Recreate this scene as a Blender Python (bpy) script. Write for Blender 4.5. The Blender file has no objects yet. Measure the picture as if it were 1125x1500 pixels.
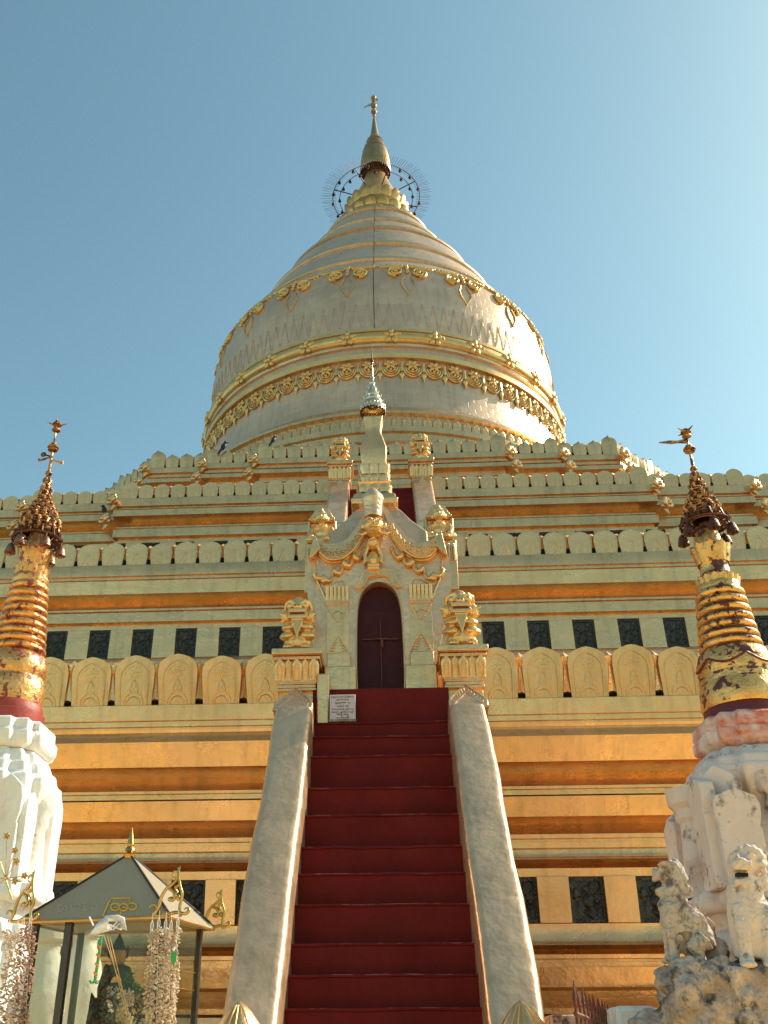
import bpy, bmesh, math, random
from math import sin, cos, tan, pi, radians, atan2, hypot, sqrt
from mathutils import Vector, Matrix, Euler
from mathutils.geometry import tessellate_polygon
random.seed(7)
SC = bpy.context.scene
COL = SC.collection

# ------------------------------------------------------------------ camera
FPX, CXP, CYP = 1420.0, 497.0, 750.0          # focal length and principal point of the 1125 x 1500 photograph
PITCH, YAW = radians(29.3), radians(3.3)
CAM = Vector((0.16, 0.0, 1.6))
FW = Vector((-sin(YAW)*cos(PITCH), cos(YAW)*cos(PITCH), sin(PITCH)))
RT = Vector((cos(YAW), sin(YAW), 0))
UP = RT.cross(FW)
cd = bpy.data.cameras.new('camera'); cam = bpy.data.objects.new('camera', cd); COL.objects.link(cam)
cd.sensor_fit = 'VERTICAL'; cd.sensor_height = 36.0; cd.sensor_width = 27.0
cd.lens = 36.0*FPX/1500.0
cd.shift_x = (562.5-CXP)/1500.0
cd.clip_end = 5000
cam.matrix_world = Matrix(((RT.x, UP.x, -FW.x, CAM.x), (RT.y, UP.y, -FW.y, CAM.y), (RT.z, UP.z, -FW.z, CAM.z), (0, 0, 0, 1)))
SC.camera = cam

# ------------------------------------------------------------------ sky and sun
SUN_AZ, SUN_EL = radians(65), radians(37)      # azimuth clockwise from +Y
w = bpy.data.worlds.new('World'); SC.world = w; w.use_nodes = True
nt = w.node_tree; nt.nodes.clear()
sky = nt.nodes.new('ShaderNodeTexSky'); sky.sky_type = 'NISHITA'; sky.sun_disc = False
sky.sun_elevation = SUN_EL; sky.sun_rotation = SUN_AZ; sky.altitude = 0
sky.air_density = 1.0; sky.dust_density = 0.9; sky.ozone_density = 1.0
tint = nt.nodes.new('ShaderNodeMix'); tint.data_type = 'RGBA'; tint.blend_type = 'MULTIPLY'; tint.inputs[0].default_value = 1.0
tint.inputs[7].default_value = (0.90, 1.10, 0.86, 1)
bgn = nt.nodes.new('ShaderNodeBackground'); bgn.inputs[1].default_value = 0.15
wo = nt.nodes.new('ShaderNodeOutputWorld')
nt.links.new(sky.outputs[0], tint.inputs[6]); nt.links.new(tint.outputs[2], bgn.inputs[0]); nt.links.new(bgn.outputs[0], wo.inputs[0])
sl = bpy.data.lights.new('sun', 'SUN'); sl.energy = 4.7; sl.angle = radians(0.53); sl.color = (1.0, 0.89, 0.74)
so = bpy.data.objects.new('sun', sl); COL.objects.link(so)
sdir = Vector((sin(SUN_AZ)*cos(SUN_EL), cos(SUN_AZ)*cos(SUN_EL), sin(SUN_EL)))
so.rotation_euler = sdir.to_track_quat('Z', 'Y').to_euler(); so.location = sdir*100
SC.view_settings.view_transform = 'Standard'; SC.view_settings.look = 'None'
SC.view_settings.exposure = 0.45; SC.view_settings.gamma = 1.0

# ------------------------------------------------------------------ helpers: survey of the photograph
def ray(px, py): return FW*FPX + RT*(px-CXP) + UP*(CYP-py)
def W(px, py, Y):                                # the point at depth Y that the photo shows at px, py
    r = ray(px, py); return CAM + r*((Y-CAM.y)/r.y)
def Zr(py, Y, px=557): return W(px, py, Y).z
def G(dx, py, Y):                                # symmetric about the stair axis x = 0; dx in photo pixels
    c = W(557, py, Y); return Vector((dx*((c-CAM).dot(FW))/FPX, Y, c.z))
def pix(p):
    d = Vector(p)-CAM; f = d.dot(FW)
    if f <= 0: return (-9999, -9999)
    return (CXP+FPX*d.dot(RT)/f, CYP-FPX*d.dot(UP)/f)
def seen(p, m=12):
    x, y = pix(p); return -m < x < 1125+m and -m < y < 1500+m

# ------------------------------------------------------------------ helpers: materials
def mat(name, base, metal=0.0, rough=0.6, var=0.12, vscale=3.0, bump=0.15, bscale=40.0, col2=None, cut=(0.45, 0.6), cscale=4.0,
        col3=None, cut3=(0.6, 0.66), cscale3=9.0, rough2=None, metal2=None, spec=0.5, big=0.0, bigscale=2.0, ramp_detail=6.0, stretch=None, rvar=0.08, brick=None, streak=0.0, orand=0.0, ridge=0.0):
    m = bpy.data.materials.new(name); m.use_nodes = True
    n = m.node_tree.nodes; l = m.node_tree.links; n.clear()
    out = n.new('ShaderNodeOutputMaterial'); b = n.new('ShaderNodeBsdfPrincipled'); l.new(b.outputs[0], out.inputs[0])
    tc = n.new('ShaderNodeTexCoord'); src = tc.outputs['Object']
    if stretch:
        mp = n.new('ShaderNodeMapping'); mp.inputs['Scale'].default_value = stretch; l.new(src, mp.inputs[0]); src = mp.outputs[0]
    b.inputs['Metallic'].default_value = metal; b.inputs['Roughness'].default_value = rough
    b.inputs['Specular IOR Level'].default_value = spec
    def noise(s, d=4.0, r=0.55):
        t = n.new('ShaderNodeTexNoise'); t.inputs['Scale'].default_value = s; t.inputs['Detail'].default_value = d
        t.inputs['Roughness'].default_value = r; l.new(src, t.inputs['Vector']); return t.outputs['Fac']
    def remap(sock, a, b_, c, d_):
        r = n.new('ShaderNodeMapRange'); r.inputs[1].default_value = a; r.inputs[2].default_value = b_
        r.inputs[3].default_value = c; r.inputs[4].default_value = d_; l.new(sock, r.inputs[0]); return r.outputs[0]
    def mix(f, a, b_, t='MIX'):
        x = n.new('ShaderNodeMix'); x.data_type = 'RGBA'; x.blend_type = t
        if hasattr(f, 'node'): l.new(f, x.inputs[0])
        else: x.inputs[0].default_value = f
        for i, v in ((6, a), (7, b_)):
            if hasattr(v, 'node'): l.new(v, x.inputs[i])
            else: x.inputs[i].default_value = (*v, 1)
        return x.outputs[2]
    nf = noise(vscale, 5.0)
    dark = tuple(c*(1-var) for c in base); lite = tuple(min(1, c*(1+var)) for c in base)
    c = mix(remap(nf, 0.35, 0.65, 0, 1), dark, lite)
    nf2 = noise(vscale*9, 3.0)
    c = mix(remap(nf2, 0.3, 0.7, 0, 1), c, mix(1.0, c, tuple([1-var*0.7]*3), 'MULTIPLY'))
    if col2:
        nz_ = noise(cscale, ramp_detail, 0.65)
        if ridge:                                # paint is worn off the upper side of every ring
            ge = n.new('ShaderNodeNewGeometry'); sx = n.new('ShaderNodeSeparateXYZ'); l.new(ge.outputs['True Normal'], sx.inputs[0])
            ad = n.new('ShaderNodeMath'); ad.operation = 'ADD'; l.new(nz_, ad.inputs[0]); l.new(remap(sx.outputs[2], -0.2, 0.9, -ridge*0.35, ridge), ad.inputs[1]); nz_ = ad.outputs[0]
        f = remap(nz_, cut[0], cut[1], 0, 1)
        c = mix(f, c, col2)
        if rough2 is not None: l.new(remap(f, 0, 1, rough, rough2), b.inputs['Roughness'])
        if metal2 is not None: l.new(remap(f, 0, 1, metal, metal2), b.inputs['Metallic'])
    if col3:
        c = mix(remap(noise(cscale3, 8.0, 0.7), cut3[0], cut3[1], 0, 1), c, col3)
    if streak:                                   # rain streaks and hand-rubbed patches, fixed to the surface
        mp2 = n.new('ShaderNodeMapping'); mp2.inputs['Scale'].default_value = (7, 7, 0.55); l.new(tc.outputs['Object'], mp2.inputs[0])
        t2 = n.new('ShaderNodeTexNoise'); t2.inputs['Scale'].default_value = 1.0; t2.inputs['Detail'].default_value = 6; t2.inputs['Roughness'].default_value = 0.6; l.new(mp2.outputs[0], t2.inputs['Vector'])
        c = mix(remap(t2.outputs['Fac'], 0.50, 0.75, 0, streak), c, (0.30, 0.20, 0.085))
    if orand:
        oi = n.new('ShaderNodeObjectInfo'); cb = n.new('ShaderNodeCombineColor'); f_ = remap(oi.outputs['Random'], 0, 1, 1-orand, 1.0)
        for i_ in range(3): l.new(f_, cb.inputs[i_])
        c = mix(1.0, c, cb.outputs[0], 'MULTIPLY')
    hb = None
    if brick:
        sp = n.new('ShaderNodeSeparateXYZ'); l.new(tc.outputs['Object'], sp.inputs[0]); cm = n.new('ShaderNodeCombineXYZ')
        if brick[0] == 'cyl':
            sb = n.new('ShaderNodeMath'); sb.operation = 'SUBTRACT'; sb.inputs[1].default_value = 36.5; l.new(sp.outputs[1], sb.inputs[0])
            at = n.new('ShaderNodeMath'); at.operation = 'ARCTAN2'; l.new(sp.outputs[0], at.inputs[0]); l.new(sb.outputs[0], at.inputs[1])
            ml = n.new('ShaderNodeMath'); ml.operation = 'MULTIPLY'; ml.inputs[1].default_value = 7.9; l.new(at.outputs[0], ml.inputs[0]); l.new(ml.outputs[0], cm.inputs[0])
        else: l.new(sp.outputs[0], cm.inputs[0])
        l.new(sp.outputs[2], cm.inputs[1])
        wn = n.new('ShaderNodeTexNoise'); wn.inputs['Scale'].default_value = 1.5; l.new(tc.outputs['Object'], wn.inputs['Vector'])
        va = n.new('ShaderNodeVectorMath'); va.operation = 'MULTIPLY_ADD'; l.new(wn.outputs['Color'], va.inputs[0]); va.inputs[1].default_value = (0.05, 0.05, 0.05); l.new(cm.outputs[0], va.inputs[2])
        bt = n.new('ShaderNodeTexBrick'); l.new(va.outputs[0], bt.inputs['Vector']); bt.inputs['Scale'].default_value = 1.0
        bt.inputs['Brick Width'].default_value = brick[1]; bt.inputs['Row Height'].default_value = brick[2]; bt.inputs['Mortar Size'].default_value = brick[3]; bt.inputs['Mortar Smooth'].default_value = 0.6
        bt.inputs['Color1'].default_value = (1, 1, 1, 1); bt.inputs['Color2'].default_value = (1-brick[4],)*3+(1,); bt.inputs['Mortar'].default_value = (1-brick[4]*1.2,)*3+(1,)
        c = mix(1.0, c, bt.outputs['Color'], 'MULTIPLY'); hb = bt.outputs['Fac']
    l.new(c, b.inputs['Base Color'])
    if rough2 is None: l.new(remap(noise(vscale*2.3, 4), 0.3, 0.7, rough-rvar, rough+rvar), b.inputs['Roughness'])
    if bump or big:
        h = noise(bscale, 3.0)
        bp = n.new('ShaderNodeBump'); bp.inputs['Strength'].default_value = bump; bp.inputs['Distance'].default_value = 0.02
        l.new(h, bp.inputs['Height'])
        if big:
            b2 = n.new('ShaderNodeBump'); b2.inputs['Strength'].default_value = big; b2.inputs['Distance'].default_value = 0.08
            l.new(noise(bigscale, 3.0), b2.inputs['Height']); l.new(b2.outputs[0], bp.inputs['Normal'])
        if hb:
            b3 = n.new('ShaderNodeBump'); b3.inputs['Strength'].default_value = 0.25 if brick[0] == 'cyl' else 0.10; b3.inputs['Distance'].default_value = 0.02; b3.invert = True
            l.new(hb, b3.inputs['Height']); l.new(bp.outputs[0], b3.inputs['Normal']); l.new(b3.outputs[0], b.inputs['Normal'])
        else: l.new(bp.outputs[0], b.inputs['Normal'])
    return m
M = {}
M['gold'] = mat('gold_paint', (0.92, 0.560, 0.262), metal=0.82, rough=0.31, var=0.08, vscale=1.3, bump=0.22, bscale=24, big=0.14, bigscale=4,
                col3=(0.40, 0.27, 0.10), cut3=(0.68, 0.76), cscale3=7, brick=('flat', 0.74, 0.37, 0.008, 0.035), streak=0.38, orand=0.10)
M['gold_bell'] = mat('gold_leaf_bell', (0.83, 0.550, 0.350), metal=0.66, rough=0.42, var=0.09, vscale=0.45, bump=0.35, bscale=6, big=0.12, bigscale=1.2,
                col3=(0.36, 0.27, 0.14), cut3=(0.70, 0.78), cscale3=2.2, brick=('cyl', 0.55, 0.27, 0.018, 0.10), streak=0.30)
M['gold_orn'] = mat('gold_ornament', (0.86, 0.53, 0.20), metal=0.72, rough=0.38, var=0.1, vscale=2, bump=0.2, bscale=9)
M['gold_rail'] = mat('gold_paint_rail', (0.85, 0.545, 0.315), metal=0.70, rough=0.34, var=0.10, vscale=2.2, bump=0.14, bscale=14, big=0.22, bigscale=3.5,
                col3=(0.34, 0.25, 0.13), cut3=(0.66, 0.76), cscale3=5, streak=0.40)
M['gold_shiny'] = mat('gold_statue', (0.88, 0.545, 0.22), metal=0.74, rough=0.36, var=0.08, vscale=3, bump=0.12, bscale=30, big=0.1, bigscale=8)
M['gold_lotus'] = mat('gold_lotus', (0.86, 0.42, 0.13), metal=0.85, rough=0.36, var=0.15, vscale=1.5, bump=0.2, bscale=8)
M['gold_top'] = mat('gold_umbrella', (0.56, 0.33, 0.13), metal=0.9, rough=0.35, var=0.15, vscale=4, bump=0.2, bscale=14)
M['brass'] = mat('brass', (0.62, 0.38, 0.12), metal=0.95, rough=0.28, var=0.2, vscale=12, bump=0.1, bscale=60)
M['silver_gold'] = mat('pale_gilt_metal', (0.85, 0.66, 0.42), metal=0.95, rough=0.22, var=0.1, vscale=12, bump=0.1, bscale=60)
M['gold_worn'] = mat('worn_gold_over_lacquer', (0.84, 0.42, 0.14), metal=0.78, rough=0.33, var=0.15, vscale=7, bump=0.45, bscale=26, big=0.2, bigscale=8,
                col2=(0.24, 0.045, 0.022), cut=(0.53, 0.56), cscale=13.0, rough2=0.5, metal2=0.1, ramp_detail=9, ridge=0.08)
M['gold_worn2'] = mat('gold_over_dark_lacquer', (0.84, 0.46, 0.15), metal=0.78, rough=0.33, var=0.15, vscale=7, bump=0.45, bscale=26, big=0.2, bigscale=8,
                col2=(0.09, 0.018, 0.014), cut=(0.535, 0.56), cscale=11.0, rough2=0.5, metal2=0.0, ramp_detail=9, ridge=0.16)
M['lacquer'] = mat('dark_red_lacquer', (0.13, 0.016, 0.010), rough=0.5, var=0.15, vscale=5, bump=0.2, bscale=25)
M['lacquer2'] = mat('red_lacquer', (0.36, 0.05, 0.03), rough=0.5, var=0.15, vscale=5, bump=0.2, bscale=25, col3=(0.7, 0.55, 0.5), cut3=(0.66, 0.7))
M['stair'] = mat('dark_red_stair_paint', (0.155, 0.011, 0.008), rough=0.6, var=0.16, vscale=1.6, bump=0.12, bscale=30, col3=(0.19, 0.035, 0.028), cut3=(0.64, 0.76), cscale3=5, spec=0.12)
M['pale_edge'] = mat('pale_step_edge', (0.34, 0.12, 0.10), rough=0.6, var=0.3, vscale=9, bump=0.1, col2=(0.125, 0.009, 0.007), cut=(0.42, 0.50), cscale=4)  # paler line with stair-red patches along each step nosing
M['door'] = mat('dark_red_door_paint', (0.05, 0.004, 0.004), rough=0.55, var=0.15, vscale=4, bump=0.15, bscale=40, spec=0.25)
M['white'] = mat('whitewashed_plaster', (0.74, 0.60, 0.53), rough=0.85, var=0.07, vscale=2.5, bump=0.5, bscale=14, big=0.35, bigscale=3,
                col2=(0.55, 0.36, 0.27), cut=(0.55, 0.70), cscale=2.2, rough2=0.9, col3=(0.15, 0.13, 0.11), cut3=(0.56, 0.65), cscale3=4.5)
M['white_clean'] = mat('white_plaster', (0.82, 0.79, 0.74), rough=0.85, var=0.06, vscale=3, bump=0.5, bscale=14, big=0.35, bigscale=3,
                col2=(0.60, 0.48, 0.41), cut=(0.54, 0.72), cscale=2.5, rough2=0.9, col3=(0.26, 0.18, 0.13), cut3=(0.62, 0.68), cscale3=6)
M['pink'] = mat('plaster_with_red_wash', (0.78, 0.64, 0.60), rough=0.85, var=0.1, vscale=3, bump=0.5, bscale=16, big=0.25, bigscale=4,
                col2=(0.58, 0.13, 0.07), cut=(0.40, 0.56), cscale=2.8, rough2=0.85, col3=(0.16, 0.11, 0.10), cut3=(0.64, 0.68), cscale3=5)
M['rock'] = mat('weathered_stucco_rock', (0.50, 0.39, 0.32), rough=0.95, var=0.25, vscale=5, bump=1.0, bscale=26, big=0.9, bigscale=7,
                col2=(0.12, 0.095, 0.08), cut=(0.50, 0.60), cscale=7, rough2=0.95, col3=(0.68, 0.55, 0.45), cut3=(0.62, 0.68), cscale3=5)
M['statue'] = mat('weathered_white_statue', (0.60, 0.49, 0.40), rough=0.9, var=0.12, vscale=5, bump=0.7, bscale=34, big=0.5, bigscale=12,
                col2=(0.17, 0.13, 0.11), cut=(0.49, 0.60), cscale=10, rough2=0.95, ramp_detail=10)
M['statue_light'] = mat('whitewashed_statue', (0.74, 0.60, 0.50), rough=0.9, var=0.08, vscale=5, bump=0.6, bscale=34, big=0.5, bigscale=12,
                col2=(0.24, 0.20, 0.18), cut=(0.56, 0.64), cscale=9, rough2=0.95, ramp_detail=10)
M['iron'] = mat('rusty_iron', (0.16, 0.045, 0.025), metal=0.3, rough=0.6, var=0.3, vscale=20, bump=0.4, bscale=80)
M['hti_dark'] = mat('dark_filigree_iron', (0.13, 0.05, 0.03), metal=0.6, rough=0.45, var=0.35, vscale=16, bump=0.6, bscale=50)
M['hti_gold'] = mat('gilt_filigree', (0.70, 0.36, 0.15), metal=0.8, rough=0.38, var=0.3, vscale=16, bump=0.8, bscale=45, col2=(0.08, 0.03, 0.02), cut=(0.50, 0.56), cscale=22, rough2=0.7, metal2=0.1)
M['plaque'] = mat('dark_glazed_plaque', (0.030, 0.034, 0.026), rough=0.38, var=0.5, vscale=9, bump=1.0, bscale=14, big=1.0, bigscale=9, col2=(0.14, 0.075, 0.05), cut=(0.56, 0.68), cscale=12, rough2=0.55)
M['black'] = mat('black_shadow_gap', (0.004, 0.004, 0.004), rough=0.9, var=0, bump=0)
M['floor'] = mat('terrace_brick_floor', (0.24, 0.18, 0.12), rough=0.85)
M['earth'] = mat('shaded_earth_and_grass', (0.10, 0.085, 0.045), rough=0.9, vscale=0.1)
M['ground'] = mat('warm_paving', (0.90, 0.58, 0.19), rough=0.75, var=0.1, vscale=0.6, bump=0.3, bscale=8)
M['roofmetal'] = mat('grey_sheet_metal', (0.34, 0.27, 0.18), metal=0.0, rough=0.6, var=0.06, vscale=3, bump=0.05, bscale=60, col3=(0.30, 0.28, 0.24), cut3=(0.70, 0.73), cscale3=26)
M['frame'] = mat('dark_bronze_frame', (0.07, 0.055, 0.045), metal=0.6, rough=0.35, var=0.1, vscale=8, bump=0.05, bscale=60)
M['gilttrim'] = mat('gilt_trim', (0.60, 0.38, 0.16), metal=0.7, rough=0.35, var=0.15, vscale=9, bump=0.1, bscale=60)
M['yellow'] = mat('yellow_letters', (0.75, 0.44, 0.03), rough=0.4, var=0.05, vscale=9, bump=0.05, bscale=60)
M['chalk'] = mat('faded_white_letters', (0.55, 0.52, 0.46), rough=0.7, var=0.2, vscale=30, bump=0.05, bscale=60)
M['marble'] = mat('pink_grey_marble', (0.62, 0.50, 0.50), rough=0.45, var=0.06, vscale=12, bump=0.05, bscale=60)
M['ink'] = mat('black_ink', (0.02, 0.02, 0.03), rough=0.6, var=0, bump=0)
M['bronze'] = mat('dark_bronze_statue', (0.045, 0.028, 0.015), metal=0.5, rough=0.35, var=0.3, vscale=14, bump=0.6, bscale=40)
M['amber'] = mat('amber_face', (0.36, 0.17, 0.04), metal=0.3, rough=0.35, var=0.2, vscale=14, bump=0.3, bscale=40)
M['jasmine'] = mat('jasmine_buds', (0.66, 0.52, 0.38), rough=0.7, var=0.15, vscale=30, bump=0.1, bscale=90, col2=(0.42, 0.26, 0.19), cut=(0.5, 0.66), cscale=24, rough2=0.7)
M['jasmine_pink'] = mat('pink_jasmine_buds', (0.45, 0.27, 0.20), rough=0.7, var=0.2, vscale=30, bump=0.1, bscale=90, col2=(0.25, 0.10, 0.07), cut=(0.5, 0.66), cscale=24, rough2=0.7)
M['ribbon'] = mat('white_ribbon', (0.85, 0.83, 0.80), rough=0.6, var=0.05, vscale=10, bump=0.1, bscale=60)
M['paper'] = mat('white_plastic_wrap', (0.80, 0.79, 0.84), rough=0.35, var=0.05, vscale=10, bump=0.3, bscale=30)
M['green'] = mat('green_plastic', (0.05, 0.33, 0.10), rough=0.4, var=0.1, vscale=10, bump=0.1, bscale=60)
M['orange'] = mat('orange_tape', (0.75, 0.16, 0.02), rough=0.4, var=0.1, vscale=10, bump=0.1, bscale=60)
M['straw'] = mat('straw', (0.55, 0.36, 0.16), rough=0.7, var=0.15, vscale=20, bump=0.1, bscale=60)
M['leaf'] = mat('green_leaf', (0.07, 0.16, 0.03), rough=0.5, var=0.3, vscale=14, bump=0.2, bscale=60)
M['crow'] = mat('crow_feathers', (0.015, 0.015, 0.02), rough=0.5, var=0.2, vscale=14, bump=0.2, bscale=60)
M['bell_metal'] = mat('copper_bell', (0.42, 0.20, 0.12), metal=0.8, rough=0.35, var=0.2, vscale=14, bump=0.3, bscale=60)
def glass_mat():
    m = bpy.data.materials.new('tinted_glass'); m.use_nodes = True; n = m.node_tree.nodes; l = m.node_tree.links; n.clear()
    out = n.new('ShaderNodeOutputMaterial'); t = n.new('ShaderNodeBsdfTransparent'); t.inputs[0].default_value = (0.90, 0.90, 0.85, 1)
    g = n.new('ShaderNodeBsdfGlossy'); g.inputs['Roughness'].default_value = 0.02; g.inputs[0].default_value = (0.8, 0.85, 0.8, 1)
    mx = n.new('ShaderNodeMixShader'); fr = n.new('ShaderNodeLayerWeight'); fr.inputs[0].default_value = 0.35; ml = n.new('ShaderNodeMath'); ml.operation = 'MULTIPLY'; ml.inputs[1].default_value = 0.22
    l.new(fr.outputs['Facing'], ml.inputs[0]); l.new(ml.outputs[0], mx.inputs[0]); l.new(t.outputs[0], mx.inputs[1]); l.new(g.outputs[0], mx.inputs[2]); l.new(mx.outputs[0], out.inputs[0])
    return m
M['glass'] = glass_mat()

# ------------------------------------------------------------------ helpers: meshes
class MB:
    def __init__(s): s.v = []; s.f = []; s.m = []; s.cur = 0
    def add(s, verts, faces):
        o = len(s.v); s.v += [tuple(v) for v in verts]; s.f += [tuple(i+o for i in f) for f in faces]; s.m += [s.cur]*len(faces)
    def box(s, c, d, rot=None):
        c = Vector(c); R = rot.to_matrix() if rot else Matrix.Identity(3)
        vs = [c + R @ Vector((sx*d[0]/2, sy*d[1]/2, sz*d[2]/2)) for sx in (-1, 1) for sy in (-1, 1) for sz in (-1, 1)]
        s.add(vs, [(0, 1, 3, 2), (4, 6, 7, 5), (0, 4, 5, 1), (2, 3, 7, 6), (0, 2, 6, 4), (1, 5, 7, 3)])
    def span(s, a, b): s.box([(a[i]+b[i])/2 for i in range(3)], [abs(b[i]-a[i]) for i in range(3)])
    def prism(s, poly, vec):                     # planar polygon (3d points), extruded by vec
        n = len(poly); vec = Vector(vec); A = [Vector(p) for p in poly]; B = [p+vec for p in A]
        tr = tessellate_polygon([A])
        s.add(A+B, [tuple(t) for t in tr]+[tuple(i+n for i in reversed(t)) for t in tr]+[(i, (i+1) % n, (i+1) % n+n, i+n) for i in range(n)])
    def lathe(s, c, prof, n=32, a0=0, a1=2*pi, cap=False, shape=None, rot=0):
        full = abs(a1-a0-2*pi) < 1e-6; k = n if full else n+1; vs = []
        for (z, r) in prof:
            for i in range(k):
                a = a0+(a1-a0)*i/n+rot; q = shape(a-rot) if shape else 1
                vs.append((c[0]+r*q*cos(a), c[1]+r*q*sin(a), c[2]+z))
        fs = []
        for j in range(len(prof)-1):
            for i in range(n):
                i2 = (i+1) % k if full else i+1
                fs.append((j*k+i, j*k+i2, (j+1)*k+i2, (j+1)*k+i))
        if cap and full: fs.append(tuple(range(k))[::-1]); fs.append(tuple(range((len(prof)-1)*k, len(prof)*k)))
        s.add(vs, fs)
    def tube(s, pts, r, n=6, close=False, cap=True):
        pts = [Vector(p) for p in pts]; k = len(pts); rs = r if isinstance(r, (list, tuple)) else [r]*k
        vs = []; prev = None
        for i, p in enumerate(pts):
            t = (pts[(i+1) % k]-pts[i-1]) if close else (pts[min(i+1, k-1)]-pts[max(i-1, 0)])
            if t.length < 1e-9: t = Vector((0, 0, 1))
            t.normalize()
            if prev is None:
                u = t.cross(Vector((0, 0, 1))); 
                if u.length < 1e-3: u = t.cross(Vector((1, 0, 0)))
            else: u = prev - t*prev.dot(t)
            if u.length < 1e-6: u = t.orthogonal()
            u.normalize(); prev = u; v = t.cross(u)
            for j in range(n):
                a = 2*pi*j/n; vs.append(p+(u*cos(a)+v*sin(a))*rs[i])
        fs = []
        for i in range(k if close else k-1):
            i2 = (i+1) % k
            for j in range(n): fs.append((i*n+j, i*n+(j+1) % n, i2*n+(j+1) % n, i2*n+j))
        if cap and not close: fs.append(tuple(range(n))[::-1]); fs.append(tuple(range((k-1)*n, k*n)))
        s.add(vs, fs)
    def ell(s, c, r, rot=None, nu=12, nv=8):
        if not isinstance(r, (tuple, list)): r = (r, r, r)
        R = rot.to_matrix() if rot else Matrix.Identity(3); c = Vector(c)
        vs = [c+R @ Vector((0, 0, -r[2]))]
        for j in range(1, nv):
            t = -pi/2+pi*j/nv
            for i in range(nu):
                a = 2*pi*i/nu; vs.append(c+R @ Vector((r[0]*cos(t)*cos(a), r[1]*cos(t)*sin(a), r[2]*sin(t))))
        vs.append(c+R @ Vector((0, 0, r[2])))
        fs = [(0, 1+(i+1) % nu, 1+i) for i in range(nu)]
        for j in range(nv-2):
            for i in range(nu):
                a = 1+j*nu; fs.append((a+i, a+(i+1) % nu, a+nu+(i+1) % nu, a+nu+i))
        a = 1+(nv-2)*nu; fs += [(a+i, a+(i+1) % nu, len(vs)-1) for i in range(nu)]
        s.add(vs, fs)
    def cone(s, p, q, r0, r1=0.001, n=8): s.tube([p, q], [r0, r1], n)
    def sweep(s, plan, prof, closed=True):       # prof = [(outward offset, z)]
        rings = [offset(plan, d, closed) for d, z in prof]; n = len(plan); vs = []
        for (d, z), R in zip(prof, rings): vs += [(p[0], p[1], z) for p in R]
        fs = []
        for j in range(len(prof)-1):
            for i in range(n if closed else n-1):
                i2 = (i+1) % n; fs.append((j*n+i, j*n+i2, (j+1)*n+i2, (j+1)*n+i))
        s.add(vs, fs)
    def mesh(s, name, mats, fix=True, sharp=38):
        me = bpy.data.meshes.new(name); me.from_pydata(s.v, [], s.f)
        for mm in mats: me.materials.append(mm)
        if len(mats) > 1: me.polygons.foreach_set('material_index', s.m)
        if fix:
            bm = bmesh.new(); bm.from_mesh(me); bmesh.ops.recalc_face_normals(bm, faces=bm.faces); bm.to_mesh(me); bm.free()
        me.polygons.foreach_set('use_smooth', [True]*len(me.polygons))
        me.set_sharp_from_angle(angle=radians(sharp))
        me.update(); return me
    def build(s, name, m, parent=None, bev=0, sharp=38, fix=True):
        mats = [M[k] for k in (m if isinstance(m, (list, tuple)) else [m])]
        return link(s.mesh(name, mats, fix, sharp), name, parent, bev)
def link(me, name, parent=None, bev=0):
    o = bpy.data.objects.new(name, me); COL.objects.link(o)
    if parent: adopt(o, parent)
    if bev:
        b = o.modifiers.new('bevel', 'BEVEL'); b.width = bev; b.segments = 2; b.limit_method = 'ANGLE'; b.angle_limit = radians(40)
    return o
def world_of(o):
    m = o.matrix_basis.copy()
    while o.parent: m = o.parent.matrix_basis @ o.matrix_parent_inverse @ m; o = o.parent
    return m
def adopt(o, parent):                            # keep coordinates as they are, in world space
    chain = []; p = parent; mw = Matrix.Identity(4)
    while p: chain.append(p); p = p.parent
    for p in reversed(chain): mw = mw @ p.matrix_parent_inverse @ p.matrix_basis if p.parent else mw @ p.matrix_basis
    o.parent = parent; o.matrix_parent_inverse = mw.inverted()
def offset(plan, d, closed=True):
    n = len(plan); out = []
    for i in range(n):
        p = Vector(plan[i]); a = Vector(plan[i-1]) if (closed or i > 0) else None; b = Vector(plan[(i+1) % n]) if (closed or i < n-1) else None
        ns = []
        for u, v in ((a, p), (p, b)):
            if u is None or v is None: continue
            t = (v-u).normalized(); ns.append(Vector((t.y, -t.x)))
        if len(ns) == 1: out.append(p+ns[0]*d)
        else:
            m = ns[0]+ns[1]
            if m.length < 1e-6: out.append(p+ns[0]*d)
            else: m.normalize(); out.append(p+m*(d/max(0.3, m.dot(ns[0]))))
    return out
def tag(o, label=None, cat=None, group=None, kind=None):
    if label: o['label'] = label
    if cat: o['category'] = cat
    if group: o['group'] = group
    if kind: o['kind'] = kind
    return o
def thing(name, loc, label, cat, group=None):
    o = bpy.data.objects.new(name, None); COL.objects.link(o); o.location = loc; o.empty_display_size = 0.2
    return tag(o, label, cat, group)
def inst(me, name, parent, loc, rz=0, scale=None):
    o = bpy.data.objects.new(name, me); COL.objects.link(o); o.location = loc; o.rotation_euler = (0, 0, rz)
    if scale: o.scale = scale
    adopt(o, parent); return o
def copy_tree(o, parent=None):
    c = o.copy(); COL.objects.link(c)
    if parent: c.parent = parent
    for ch in list(o.children): copy_tree(ch, c)
    return c
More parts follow.
